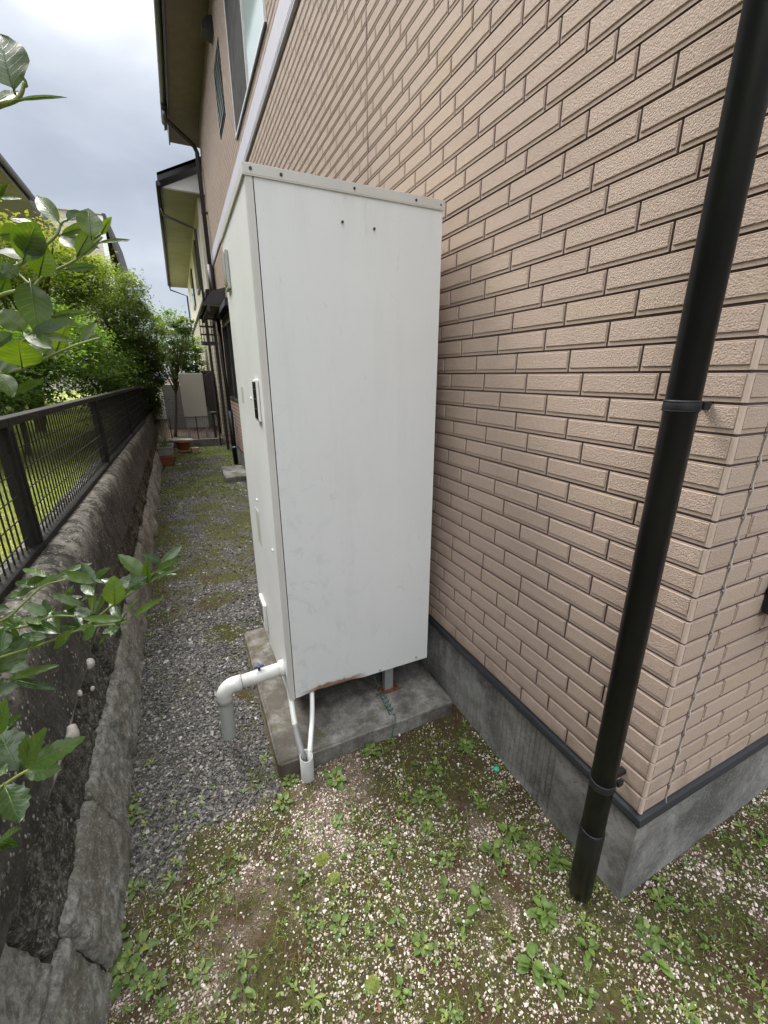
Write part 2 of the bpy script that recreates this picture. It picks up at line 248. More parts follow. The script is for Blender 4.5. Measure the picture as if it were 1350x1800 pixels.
# ------------------------------------------------------------------ materials
def brick_material():
    t = NT('brick_siding'); a = t.attr('tint')
    c = t.ramp(a, (0, (.41, .318, .258)), (.12, (.435, .338, .277)), (.90, (.458, .360, .297)), (.97, (.458, .360, .288)), (1, (.45, .345, .262)))
    c = t.mix(t.mr(t.noise(260, 3, .6), .35, .7, 0, .45), c, (.25, .18, .145))
    c = t.mix(t.mr(t.noise(1.3, 4), .45, .75, 0, .3), c, (.40, .31, .22))
    z = t.xyz()[2]
    dirt = t.math('MULTIPLY', t.mr(z, .38, .60, 1, 0), t.mr(t.noise(14, 4), .4, .65))
    c = t.mix(t.math('MULTIPLY', dirt, .45), c, (.16, .13, .08))
    v = t.vor(240, 'SMOOTH_F1'); h = t.math('ADD', t.math('MULTIPLY', v, .7), t.noise(300, 3, .6, .3))
    m = t.mr(t.attr('rough'), 0, 1, 0, 1)
    return t.fin(c, .72, t.bump(t.math('MULTIPLY', h, m), .5, .0045), spec=.35)
M_BR = brick_material()
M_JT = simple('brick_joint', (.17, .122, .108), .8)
M_TRIM = simple('dark_metal_trim', (.022, .024, .028), .5, .15)
def concrete(name, base, dark, light, bs=.35, wet=0.0):
    t = NT(name); c = t.ramp(t.noise(3.2, 7, .7), (.38, dark), (.5, base), (.64, light))
    c = t.mix(t.mr(t.noise(120, 3, .7), .54, .62, 0, .65), c, light); c = t.mix(t.mr(t.noise(60, 4, .75), .54, .62, 0, .7), c, dark)
    c = t.mix(t.mr(t.noise(11, 5, .6, 0, None, (1, 1, .35)), .56, .66, 0, .55), c, light)
    return t, c
t, c = concrete('foundation_mortar', (.150, .147, .138), (.070, .068, .064), (.27, .265, .25))
c = t.mix(t.mr(t.noise(2.6, 7, .75, .5), .52, .64, 0, .75), c, (.30, .30, .29)); c = t.mix(t.mr(t.attr('tint'), .6, 1, 0, .8), c, (.02, .02, .02))  # tint darkens the comb grooves, their shade put into the colour
M_FND = t.fin(c, .9, t.bump(t.noise(130, 4, .6), .5, .004))
t, c = concrete('pad_concrete', (.19, .182, .165), (.07, .063, .054), (.31, .305, .285))
z = t.xyz()[2]
c = t.mix(t.mr(t.noise(4, 6, .7), .46, .60, 0, .8), c, (.055, .048, .04)); c = t.mix(t.math('MULTIPLY', t.mr(t.xyz()[0], .45, .25), t.mr(t.noise(12, 5, .7), .35, .6)), c, (.085, .07, .05))
c = t.mix(t.mr(t.noise(9, 4, .6, 0, None), .62, .7, 0, .6), c, (.09, .10, .03))
M_PAD = t.fin(c, .85, t.bump(t.noise(160, 4, .6), .45, .004))
t, c = concrete('kerb_concrete', (.17, .165, .15), (.09, .085, .07), (.24, .235, .22)); M_KERB = t.fin(c, .9, t.bump(t.noise(60, 4), .5, .006))

def heater_paint():
    t = NT('heater_paint'); X, Y, Z = t.xyz()
    c = t.ramp(t.noise(2.2, 4), (.42, (.675, .69, .695)), (.58, (.69, .705, .71)))
    run = t.noise(9, 5, .6, 0, None, (1.6, 1.6, .12))
    c = t.mix(t.mr(run, .52, .62, 0, .15), c, (.74, .745, .735))
    c = t.mix(t.mr(t.noise(7, 5, .7, 0, None, (1.4, 1.4, .16)), .55, .65, 0, .10), c, (.50, .50, .49))
    sc = t.mr(t.noise(16, 5, .72, 1.2, None, (1, 1, .5)), .635, .66, 0, .22); c = t.mix(sc, c, (.42, .43, .43))
    c = t.mix(t.mr(t.noise(120, 2, .5), .74, .78, 0, .35), c, (.40, .39, .36))
    low = t.math('MULTIPLY', t.mr(X, .75, .30), t.mr(Z, 1.75, .9)); sf = t.mr(t.noise(7, 6, .7, 2.5, None, (1, 1, .8)), .565, .60); c = t.mix(t.math('MULTIPLY', t.math('MULTIPLY', low, sf), .20, True), c, (.36, .37, .375))
    grime = t.math('MULTIPLY', t.mr(Z, 2.05, 2.2), t.mr(t.noise(10, 5, .65, 0, None, (1, 1, .15)), .42, .6)); c = t.mix(t.math('MULTIPLY', grime, .22), c, (.42, .41, .38))
    # rust creeping up from the bottom edge of the side panel
    edge = t.math('SUBTRACT', t.math('ADD', .243, t.math('MULTIPLY', t.noise(22, 4, .6), .052)), Z)
    rx = t.math('MULTIPLY', t.mr(X, .30, .40), t.mr(X, .55, .64, 1, 0))
    rust = t.math('MULTIPLY', t.mr(edge, -.003, .004), rx, True)
    c = t.mix(rust, c, (.13, .035, .012))
    halo = t.math('MULTIPLY', t.mr(edge, -.02, .0, 0, .35), rx, True); c = t.mix(halo, c, (.45, .36, .26))
    return t.fin(c, t.mr(t.noise(6, 3), .3, .7, .3, .42), t.bump(t.noise(3.5, 2), .06, .02), spec=.5)
M_HT = heater_paint()
M_HTF = simple('heater_front_paint', (.72, .735, .73), .42, .05, 3, 0, .02, 6)
M_LID = simple('heater_lid_paint', (.54, .53, .505), .42, .05, 5, 0, .03, 20)
M_WHITE = simple('white_plastic', (.72, .72, .69), .38, .04)
M_PVC = simple('grey_pvc', (.60, .60, .57), .38, .12, 14)
M_PVCD = simple('grey_pvc_dull', (.36, .37, .35), .5, .08, 9)
M_DARKG = simple('dark_window_plastic', (.02, .022, .022), .12, .2)
M_STEEL = simple('galvanised_steel', (.42, .44, .45), .42, .12, 30, .6)
M_RUST = simple('rusted_steel', (.14, .045, .022), .85, .35, 60, 0, .4, 200)
M_SCREW = simple('dark_screw', (.06, .045, .04), .5, .2, 50, .4)
M_BLUE = simple('navy_valve_plastic', (.03, .04, .11), .4)
M_WIRE = simple('green_wire', (.03, .11, .085), .45)
M_TEAL = simple('green_plastic', (.02, .42, .22), .35)
def black_pipe():
    t = NT('black_pipe_paint'); n = t.noise(7, 5, .6, 0, None, (1.2, 1.2, .25))
    c = t.ramp(n, (.35, (.006, .0068, .0085)), (.7, (.012, .0135, .016))); c = t.mix(t.mr(t.noise(120, 3, .7), .68, .78, 0, .2), c, (.05, .05, .05))
    c = t.mix(t.math('MULTIPLY', t.mr(t.xyz()[2], .02, .13, 1, 0), t.mr(t.noise(45, 5, .7), .4, .62)), c, (.085, .06, .04)); return t.fin(c, t.mr(t.noise(18, 4, .6), .3, .7, .30, .45), t.bump(t.noise(30, 2), .03, .01), spec=.32)
M_PIPE = black_pipe()
M_BAND = simple('pipe_band_metal', (.014, .0145, .016), .6, .3, 40, 0, .1, 60, .3)
M_BELT = simple('lilac_white_belt', (.55, .54, .60), .45, .04, 6)
M_FRAMEW = simple('white_window_frame', (.78, .78, .78), .35, .03)
M_SHUT = simple('charcoal_shutter', (.028, .027, .027), .8, .15, 4, 0, .05, 60, .2)
M_GLASS = NT('pale_window_glass').fin((.45, .56, .54), .06, spec=.8)
M_GLASSD = NT('dark_window_glass').fin((.03, .035, .036), .08, spec=.6)
M_SOFF = simple('soffit_brown', (.20, .165, .12), .7, .1, 5)
M_SOFF2 = simple('soffit_olive', (.30, .285, .215), .7, .08, 2)
M_ROOF = simple('dark_roof', (.045, .045, .046), .6, .2, 20)
M_GUT = simple('dark_brown_gutter', (.035, .028, .025), .35, .15)
M_BROWN = simple('brown_steel', (.028, .022, .018), .35, .2)
M_FEN = simple('bronze_fence_paint', (.012, .0105, .0095), .6, .2, 30, 0, .05, 60, .3)
M_CREAM = simple('cream_render', (.62, .58, .47), .8, .06, 4)
t = NT('house2_stone'); v = t.n('ShaderNodeTexBrick'); v.inputs['Scale'].default_value = 1
mp = t.n('ShaderNodeMapping'); mp.inputs['Rotation'].default_value = (math.radians(90), 0, math.radians(90)); t.put(mp.inputs['Vector'], t.tc)
cx = t.n('ShaderNodeCombineXYZ'); xx = t.xyz(); t.put(cx.inputs[0], t.math('ADD', xx[1], xx[0])); t.put(cx.inputs[1], xx[2]); t.put(v.inputs['Vector'], cx.outputs[0])
v.inputs['Color1'].default_value = (.36, .32, .24, 1); v.inputs['Color2'].default_value = (.50, .46, .36, 1); v.inputs['Mortar'].default_value = (.20, .17, .13, 1)
v.inputs['Mortar Size'].default_value = .012; v.inputs['Brick Width'].default_value = .34; v.inputs['Row Height'].default_value = .11
M_STONE2 = t.fin(t.mix(.4, v.outputs[0], t.ramp(t.noise(14, 4), (.3, (.25, .21, .15)), (.7, (.55, .5, .4)))), .85, t.bump(v.outputs['Fac'], .4, -.02))
def wallstone(name, a, b, c_, dk):
    t = NT(name); n = t.noise(34, 8, .78, .2, None, (1, 1, .8))
    c = t.ramp(n, (.40, a), (.5, b), (.60, c_)); c = t.mix(t.mr(t.attr('tint'), 0, 1, 0, .4), c, b)
    c = t.mix(t.mr(t.noise(4.5, 6, .65, .6), .46, .58, 0, .85), c, dk)
    c = t.mix(t.mr(t.noise(120, 3, .7), .56, .64, 0, .75), c, c_); c = t.mix(t.math('MULTIPLY', t.mr(t.vor(42), .16, .26, 1, 0), t.mr(t.noise(7, 4, .6), .48, .58)), c, (.42, .41, .37))
    h = t.math('ADD', t.math('MULTIPLY', n, 1.6), t.noise(95, 5, .7, .1))
    return t.fin(c, .88, t.bump(h, .8, .012))
M_ST1 = wallstone('split_stone_grey', (.17, .16, .14), (.33, .32, .285), (.52, .51, .465), (.19, .17, .135))
M_ST2 = wallstone('split_stone_dark', (.024, .021, .016), (.080, .074, .058), (.34, .325, .28), (.032, .026, .018))
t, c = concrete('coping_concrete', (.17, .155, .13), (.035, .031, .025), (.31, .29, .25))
c = t.mix(t.mr(t.math('ADD', t.xyz()[2], t.math('MULTIPLY', t.noise(9, 4), .12)), .84, .93, .75, 0), c, (.022, .018, .014))  # stained dark face fades out upward; lit top put into the colour
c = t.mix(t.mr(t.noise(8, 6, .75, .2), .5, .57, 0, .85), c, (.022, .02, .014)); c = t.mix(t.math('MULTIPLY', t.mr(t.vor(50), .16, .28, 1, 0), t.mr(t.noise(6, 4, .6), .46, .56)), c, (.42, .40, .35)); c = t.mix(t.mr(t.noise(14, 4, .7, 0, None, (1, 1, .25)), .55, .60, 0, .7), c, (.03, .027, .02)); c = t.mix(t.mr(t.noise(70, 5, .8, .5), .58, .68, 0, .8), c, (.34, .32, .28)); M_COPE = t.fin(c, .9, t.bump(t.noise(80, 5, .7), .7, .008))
M_MORT = simple('white_mortar', (.46, .43, .38), .9, .3, 20, 0, .6, 60)
M_MORTD = simple('dirty_mortar', (.06, .052, .042), .9, .4, 20, 0, .6, 60)
M_TERRA = simple('terracotta', (.28, .075, .035), .75, .2, 20)
M_POTG = simple('weathered_grey_plastic', (.33, .33, .28), .7, .15, 12)
M_BEIGE = simple('beige_cabinet_paint', (.42, .39, .33), .5, .05, 3)
M_WOOD = simple('pale_block', (.34, .26, .17), .85, .2, 20)
M_BARK = simple('bark', (.10, .075, .05), .9, .35, 25, 0, .6, 60)
M_STEM = simple('green_stem', (.16, .20, .05), .5, .2, 60)
M_SOIL = simple('dark_soil', (.04, .028, .02), .95, .4, 30)

# ------------------------------------------------------------------ brick siding
OFF = {0: .10, 1: .195, 2: .035, 3: .129, 4: .001, 5: .060, 6: .169, 7: .165, 8: .04, 9: .104, 10: .197, 11: .069, 12: .130, 13: .009}
PER = [.069, .175, .106, .207, .046, .140, .013]
def off(k): return OFF[k] if k in OFF else PER[(k - 19) % 7]
ROW, Z0, BL = .0652, .388, .2265
def siding(name, put, s0, s1, zmax, holes, cuts, offs, near, parent, smin=.03):
    """one mesh of interlocking moulded bricks. put(s,n,z)->xyz"""
    segs = []
    for k in range(int((zmax - Z0) / ROW)):
        z0 = Z0 + k * ROW + (.0042 if k % 7 == 0 else .0029); z1 = Z0 + (k + 1) * ROW - (.0029 if k < 59 else .0060)
        o = offs(k); cs = [s0] + [o + i * BL for i in range(-2, 60) if s0 + smin < o + i * BL < s1 - .03] + [s1]
        extra = sorted(cuts)
        for a, b in zip(cs[:-1], cs[1:]):
            parts = [(a + (.003 if a > s0 else 0), b - (.003 if b < s1 else 0))]
            for q in extra: parts = [r for (p0, p1) in parts for r in ([(p0, q - .004), (q + .004, p1)] if p0 < q < p1 else [(p0, p1)])]
            for (h0, h1, hz0, hz1) in holes:
                if z1 > hz0 and z0 < hz1: parts = [r for (p0, p1) in parts for r in ([(p0, p1)] if p1 <= h0 or p0 >= h1 else [x for x in ((p0, h0), (h1, p1)) if x[1] - x[0] > .012 and x[0] >= p0 - 1e-6 and x[1] <= p1 + 1e-6])]
            for p in parts:
                if p[1] - p[0] > .01: segs.append((*p, z0, z1))
    S = np.array(segs); n = len(S); tint = RNG.random(n)
    def loop(d0, ins_s, it, ib, nn): # insets: sides, top, bottom
        a = S[:, 0] + ins_s; b = S[:, 1] - ins_s; c = S[:, 2] + ib; d = S[:, 3] - it
        return np.stack([np.stack([a, c], 1), np.stack([b, c], 1), np.stack([b, d], 1), np.stack([a, d], 1)], 1), nn
    L = [loop(0, 0, 0, 0, 0.), loop(0, 0, 0, 0, .0075), loop(0, .0022, .0022, .0085, .0078), loop(0, .0028, .0030, .0100, .0062), loop(0, .0042, .0046, .0115, .0105)]
    V = []
    for (q, nn) in L: V.append(np.concatenate([q, np.full((n, 4, 1), nn)], 2))
    V = np.concatenate(V, 1)  # n,20,3 -> s,z,n
    P = put(V[..., 0], V[..., 2], V[..., 1]).reshape(-1, 3)
    F = []
    for l in range(len(L) - 1):
        for k in range(4): F.append([l * 4 + k, l * 4 + (k + 1) % 4, (l + 1) * 4 + (k + 1) % 4, (l + 1) * 4 + k])
    e = (len(L) - 1) * 4; F.append([e, e + 1, e + 2, e + 3])
    F = np.array(F)[None] + (np.arange(n) * 20)[:, None, None]
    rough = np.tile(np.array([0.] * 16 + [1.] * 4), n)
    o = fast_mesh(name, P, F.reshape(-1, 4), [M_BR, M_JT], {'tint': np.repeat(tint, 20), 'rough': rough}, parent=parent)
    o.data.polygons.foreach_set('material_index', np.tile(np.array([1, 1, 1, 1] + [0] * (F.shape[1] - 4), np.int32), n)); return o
XW, YW = 1.070, 0.510   # back planes of the siding on the two faces

house = tag(empty('brick_house', (XW, YW, 0)), 'two storey house clad in pink-beige brick siding with lilac-white belt course, at right', 'house')
def hp(mb, name, mats, label=None):
    o = mb.build(name, mats, house); o.location = -house.location; 
    if label: o['label'] = label
    return o
win_big = (4.60, 6.59, 4.43, 5.95); win_lou = (7.42, 8.12, 5.02, 5.84)
holes = [(0, 12, 4.02, 4.29), win_big, win_lou]
# 'put' works in world space; parent offset is removed afterwards
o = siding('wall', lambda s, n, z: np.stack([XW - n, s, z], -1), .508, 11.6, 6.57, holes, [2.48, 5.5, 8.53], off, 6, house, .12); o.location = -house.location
o['label'] = 'long side wall of brick siding receding behind the water heater'
offr = [RNG.random() * BL for _ in range(200)]
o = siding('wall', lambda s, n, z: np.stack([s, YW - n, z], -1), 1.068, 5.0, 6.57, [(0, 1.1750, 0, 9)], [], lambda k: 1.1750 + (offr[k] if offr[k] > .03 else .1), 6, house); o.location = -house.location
o['label'] = 'brick siding wall turning right round the house corner'
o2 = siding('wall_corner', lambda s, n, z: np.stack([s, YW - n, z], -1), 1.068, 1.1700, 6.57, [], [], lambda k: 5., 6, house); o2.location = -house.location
o2['label'] = 'column of corner bricks wrapping the house corner'
mb = MB()
for k in range(int((6.57 - Z0) / ROW)):
    z0 = Z0 + k * ROW + .0035; z1 = z0 + ROW - .007
    mb.prism([(1.0605, .509), (1.0605, .5035), (1.0622, .5012), (1.0672, .4995), (1.069, .4995), (1.069, .509)], 2, z0, z1, at=RNG.random())
hp(mb, 'corner_edge', simple('corner_edge', (.455, .362, .300), .7, .08))
hp(MB().box(XW, YW, .375, 6, 11.6, 6.575), 'joint_backing', M_JT)
# sealant bead down the joint beside the corner
zz = np.arange(.385, 6.5, .0163); pts = [(1.1725 + .0005 * math.sin(i * .9) + random.uniform(-.0005, .0005), .5015 - .0035 * (1 if i % 4 else 2.0), z) for i, z in enumerate(zz)]
hp(MB().tube(pts, [.0015 + (.0010 if i % 4 == 0 else 0) + random.uniform(0, .0004) for i in range(len(pts))], 6), 'sealant_joint', simple('sealant', (.42, .37, .33), .6, .2))
# starter trim
mb = MB(); prof = [(0, .350), (-.018, .350), (-.020, .353), (-.020, .362), (-.016, .376), (0, .380)]
mb.add([(XW + n, y, z) if 1 else 0 for y in (YW, 11.6) for n, z in prof], [(i, (i + 1) % 6, 6 + (i + 1) % 6, 6 + i) for i in range(6)])
hp(mb, 'starter_trim', M_TRIM)
mb = MB(); mb.add([((XW + n if x < 2 else x), YW + n, z) for x in (1, 6.) for n, z in prof], [(i, (i + 1) % 6, 6 + (i + 1) % 6, 6 + i) for i in range(6)])
mb.add([(XW + n, YW + (0 if j else n), z) for j in (0, 1) for n, z in prof], [(i, (i + 1) % 6, 6 + (i + 1) % 6, 6 + i) for i in range(6)])
hp(mb, 'starter_trim', M_TRIM)
# foundation: combed mortar on the side, plain near the corner
ys = [.5 + 0.006]; xs = [XW + .004]
y = .516
while y < .80: ys.append(y); xs.append(XW + .004); y += .03
while y < 6.5:
    w_ = .0125 + random.uniform(-.002, .003); d = random.uniform(.004, .0085)
    ys += [y, y + .0040, y + .0085]; xs += [XW + .004, XW + .004 + d, XW + .004]; y += w_ + .0125
ys.append(11.6); xs.append(XW + .004)
zs = list(np.linspace(-.15, .3495, 18)); V = []; F = []
for i, (a, b) in enumerate(zip(ys, xs)):
    for j, z in enumerate(zs): V.append((b + .0012 * (fbm(a * 9, z * 5, 3) - .5) * 2 * (1 if i else 0), a, z))
nz_ = len(zs)
for i in range(len(ys) - 1):
    for j in range(nz_ - 1): F.append((i * nz_ + j, (i + 1) * nz_ + j, (i + 1) * nz_ + j + 1, i * nz_ + j + 1))
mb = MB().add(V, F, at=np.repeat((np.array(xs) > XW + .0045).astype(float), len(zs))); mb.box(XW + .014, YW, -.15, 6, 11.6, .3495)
mb.add([(XW + .004, .506, -.15), (6, .506, -.15), (6, .506, .3495), (XW + .004, .506, .3495)], [(0, 1, 2, 3)])
hp(mb, 'foundation', M_FND)
# belt course
mb = MB(); bp = [(XW, 4.02), (XW - .016, 4.02), (XW - .024, 4.028), (XW - .024, 4.040), (XW - .014, 4.044), (XW - .014, 4.050), (XW - .024, 4.054), (XW - .024, 4.066), (XW - .014, 4.07), (XW - .014, 4.076), (XW - .022, 4.08), (XW - .022, 4.275), (XW, 4.285)]
V = [(x, y, z) for y in (.2, 11.62) for x, z in bp]; n = len(bp)
mb.add(V, [(i, (i + 1) % n, n + (i + 1) % n, n + i) for i in range(n)] + [tuple(range(n)), tuple(range(n, 2 * n))])
mb2 = hp(mb, 'belt_course', M_BELT)
hp(MB().box(XW, .25, 4.03, 5, YW, 4.28), 'belt_course', M_BELT)
[hp(MB().box(XW - .0226, yy, 4.088, XW - .021, yy + .004, 4.274), 'belt_joint', M_JT) for yy in (3.02, 6.05, 9.1)]
# upper windows
def frame(mb, y0, y1, z0, z1, t, x0, x1):
    mb.box(x0, y0, z0, x1, y1, z0 + t); mb.box(x0, y0, z1 - t, x1, y1, z1); mb.box(x0, y0, z0 + t, x1, y0 + t, z1 - t); mb.box(x0, y1 - t, z0 + t, x1, y1, z1 - t)
a, b, c0, c1 = win_big
wf = MB(); frame(wf, a, b, c0, c1, .022, XW - .032, XW + .01); wf.box(XW - .032, 5.575, c0 + .022, XW + .01, 5.592, c1 - .022)
w1 = hp(wf, 'window', M_FRAMEW, 'big upstairs window with charcoal sliding shutter half drawn')
def sub(mb, name, m, par): q = mb.build(name, m, par); return q
sub(MB().box(XW - .028, 5.594, c0 + .024, XW - .01, b - .024, c1 - .024), 'shutter', M_SHUT, w1)
sub(MB().box(XW - .024, a + .024, c0 + .024, XW - .016, 5.50, c1 - .024), 'pane', M_GLASS, w1)
sub(MB().box(XW - .026, a - .01, c0 - .018, XW, b + .01, c0 - .001), 'sill', M_TRIM, w1)
a, b, c0, c1 = win_lou
wf = MB(); frame(wf, a, b, c0, c1, .014, XW - .02, XW + .01); w2 = hp(wf, 'window', M_TRIM, 'small upstairs louvred window of grey glass slats')
mb = MB()
for i in range(9):
    z = c0 + .06 + i * .082; mb.add([(XW - .032, a + .016, z), (XW - .032, b - .016, z), (XW - .017, b - .016, z + .068), (XW - .017, a + .016, z + .068)], [(0, 1, 2, 3)])
sub(mb, 'louvre', NT('louvre_glass').fin((.50, .60, .57), .35), w2)
mb = MB(); pr = [(XW, 6.10)] + [(XW - .16 * math.sin(q), 6.12 + .16 * math.cos(q)) for q in np.linspace(math.pi / 2, 0, 7)]
mb.prism([(p[0], p[1]) for p in pr] + [(XW, 6.28)], 1, 7.80, 8.04)  # poly is (x,z), extruded on y
hp(mb, 'vent_hood', M_TRIM)
# eaves
hp(MB().box(.52, -.6, 6.575, 1.20, 12.42, 6.60), 'soffit', M_SOFF)
hp(MB().box(.495, -.6, 6.52, .52, 12.42, 6.80), 'fascia', M_GUT)
mb = MB(); V = []
mb.prism([(.44, 6.80), (.44, 6.84), (3.6, 8.25), (3.6, 8.20)], 1, -.7, 12.5); hp(mb, 'roof', M_ROOF)
hp(MB().prism([(.52, 6.60), (1.2, 6.60), (3.6, 8.2), (3.6, 6.575), (1.2, 6.575)], 1, 12.40, 12.43), 'barge_board', M_SOFF)
V = []; F = []; arc = [(-.055 * math.cos(q), -.06 * math.sin(q)) for q in np.linspace(0, math.pi, 9)]
mb = MB(); ring = [(.437 + p[0], 6.70 + p[1]) for p in arc] + [(.437 + p[0] * .88, 6.70 + p[1] * .88) for p in arc[::-1]]
n = len(ring); mb.add([(x, y, z) for y in (-.7, 11.9) for x, z in ring], [(i, (i + 1) % n, n + (i + 1) % n, n + i) for i in range(n)] + [tuple(range(n))[::-1], tuple(range(n, 2 * n))])
for yy in np.arange(0, 12, .9): mb.box(.38, yy, 6.69, .495, yy + .02, 6.705)
hp(mb, 'gutter', M_GUT)
dp = empty('rainwater_pipe', (.98, 11.45, 2.95)); tag(dp, 'thin black rainwater pipe cranked from high eaves down far end of brick wall', 'drainpipe')
def rel(o, root): o.location = -root.location; return o
rel(MB().tube([(.437, 11.2, 6.66), (.437, 11.2, 6.50), (.46, 11.22, 6.45), (.93, 11.43, 6.2), (.98, 11.45, 6.1), (.98, 11.45, 2.95)], .045, 10).build('pipe', M_GUT, dp), dp)
rel(MB().tube([(.98, 11.45, 4.0), (.98, 11.45, 3.1)], .075, 12).build('sleeve', M_BROWN, dp), dp)
rel(MB().box(.38, 11.12, 6.60, .495, 11.28, 6.73, .01).build('hopper', M_GUT, dp), dp)
for z in (5.0, 3.9): rel(MB().box(.93, 11.40, z, 1.06, 11.50, z + .03).build('bracket', M_GUT, dp), dp)

# bay window, canopies and posts on the far part of the side wall
bay = tag(empty('bay_window', (.86, 7.4, 0)), 'ground floor bay with dark window above brick strip, beyond the water heater', 'bay window')
def bp_(mb, name, m, lab=None): q = mb.build(name, m, bay); q.location = -bay.location; return q
t = NT('red_brown_siding'); zz_ = t.math('FRACT', t.math('MULTIPLY', t.xyz()[2], 1 / .0652)); c = t.mix(t.mr(zz_, .1, .26, 1, 0), t.ramp(t.noise(20, 3), (.3, (.30, .205, .165)), (.7, (.38, .27, .22))), (.05, .033, .028))
M_SID2 = t.fin(c, .8, t.bump(t.mr(zz_, 0, .12), .5, .01))
bp_(MB().box(.86, 7.2, .33, 1.06, 8.95, 1.20), 'wall', M_SID2); bp_(MB().box(.86, 7.2, 2.47, 1.06, 8.95, 2.9), 'wall', M_SID2)
bp_(MB().box(.875, 7.2, -.05, 1.06, 8.95, .33), 'foundation', M_FND)
mb = MB(); frame(mb, 7.2, 8.93, 1.20, 2.47, .04, .845, .95); mb.box(.85, 8.0, 1.24, .9, 8.03, 2.43); wb = bp_(mb, 'window', M_BROWN)
q = MB().box(.88, 7.24, 1.24, .90, 8.89, 2.43).build('pane', M_GLASSD, wb)
bp_(MB().prism([(1.06, 3.02), (.66, 2.91), (.50, 2.70), (.53, 2.67), (.56, 2.70), (.56, 2.62), (.60, 2.60), (.60, 2.70), (1.06, 2.72)], 1, 7.9, 9.7), 'canopy', M_ROOF)
bp_(MB().box(.60, 7.92, 2.685, 1.05, 9.6, 2.70), 'soffit', M_SOFF2)
bp_(MB().prism([(.86, 2.70), (.74, 2.66), (.72, 2.56), (.86, 2.60)], 1, 6.9, 9.2), 'canopy', M_TRIM)
for (x, y_, w_, z1) in ((.80, 9.05, .05, 2.6), (.84, 9.6, .04, 2.6), (.80, 10.3, .06, 2.7), (.70, 10.9, .035, 2.5)):
    bp_(MB().box(x, y_, 0, x + w_, y_ + w_, z1, .004), 'post', M_BROWN)
lt = tag(empty('lattice_screen', (.62, 9.4, 2.2)), 'rust-brown lattice screen hanging under the dark canopy', 'screen')
mb = MB()
for i in range(4): mb.box(-.13, -.01, .02 + i * .14, .13, .01, .05 + i * .14)
for i in range(6): mb.box(-.125 + i * .048, -.006, .0, -.112 + i * .048, .006, .47)
mb.build('lattice', M_GUT, lt); MB().box(-.13, -.6, -.02, .13, .01, .0).build('shelf', M_BROWN, lt)
p2 = tag(empty('rainwater_pipe', (.79, 8.45, 0)), 'black rainwater pipe before the far brick strip by the small concrete step', 'drainpipe')
MB().tube([(0, 0, -.02), (0, 0, 1.0)], .042, 12).build('pipe', M_PIPE, p2); MB().tube([(0, 0, .32), (0, 0, .345)], .048, 12).build('bracket', M_STEEL, p2)
MB().tube([(0, 0, 1.0), (-.01, .3, 1.9), (-.01, .3, 2.6)], .03, 10).build('pipe', M_BROWN, p2)

# near downpipe
DPX, DPY = .968, .572
dn = tag(empty('drainpipe', (DPX, DPY, 0)), 'thick glossy black drainpipe standing right by the near brick corner, full height of the photo', 'drainpipe')
MB().tube([(0, 0, .30), (0, 0, 3.6), (0, 0, 6.5)], .0328, 40).build('pipe', M_PIPE, dn)
MB().tube([(0, 0, .022), (0, 0, .285), (0, 0, .302), (0, 0, .305)], [.0354, .0354, .0354, .0331], 40).build('lower_sleeve', M_PIPE, dn)
for z in (.478, 1.545):
    mb = MB().tube([(0, 0, z), (0, 0, z + .003), (0, 0, z + .022), (0, 0, z + .025)], [.0333, .0350, .0350, .0333], 40)
    mb.tube([(0, 0, z + .002), (0, 0, z + .0035)], .0358, 40); mb.tube([(0, 0, z + .0215), (0, 0, z + .023)], .0358, 40)
    br = mb.build('bracket', M_BAND, dn)
    MB().box(.030, -.030, z + .004, .052, -.018, z + .021, .002).build('clamp_bolt', M_BAND, br)
    MB().box(.03, -.008, z + .004, .10, .008, z + .020).build('wall_stay', M_BAND, br)
# ------------------------------------------------------------------ concrete pads
def pad(name, x0, y0, x1, y1, zt, label, group=None):
    bm = bmesh.new(); bmesh.ops.create_cube(bm, size=1)
    for v in bm.verts: v.co = Vector(((x0 + x1) / 2 + v.co.x * (x1 - x0), (y0 + y1) / 2 + v.co.y * (y1 - y0), zt / 2 - .06 + v.co.z * (zt + .12)))
    bmesh.ops.subdivide_edges(bm, edges=bm.edges[:], cuts=14, use_grid_fill=True)
    ed = [e for e in bm.edges if len(e.link_faces) == 2 and e.calc_face_angle(0) > 1]
    for v in bm.verts:
        n = fbm(v.co.x * 3 + v.co.z, v.co.y * 3, 4); v.co += Vector((fbm(v.co.y, v.co.z, 7) - .5, fbm(v.co.x, v.co.z, 7) - .5, (n - .5))) * .008
    bmesh.ops.bevel(bm, geom=ed, offset=.009, segments=3, affect='EDGES')
    me = bpy.data.meshes.new(name); bm.to_mesh(me); bm.free(); me.materials.append(M_PAD)
    for p in me.polygons: p.use_smooth = True
    o = link(bpy.data.objects.new(name, me)); return tag(o, label, 'concrete pad')
pad('concrete_pad', .165, 1.405, 1.035, 2.47, .076, 'stained concrete pad under the tall water heater')
pad('concrete_step', .47, 6.95, .84, 7.9, .085, 'small concrete slab lying in the gravel path beyond the water heater')

# ------------------------------------------------------------------ water heater
HX0, HX1, HY0, HY1, HZ0, HZ1 = .262, .967, 1.563, 2.33, .243, 2.199
wh = tag(empty('water_heater', (HX0, HY0, 0)), 'tall off-white metal water heater cabinet with rusty lower edge, standing on legs', 'water heater')
def wp(mb, name, m, lab=None, par=None):
    o = mb.build(name, m, par or wh)
    if not par: o.location = -wh.location
    if lab: o['label'] = lab
    return o
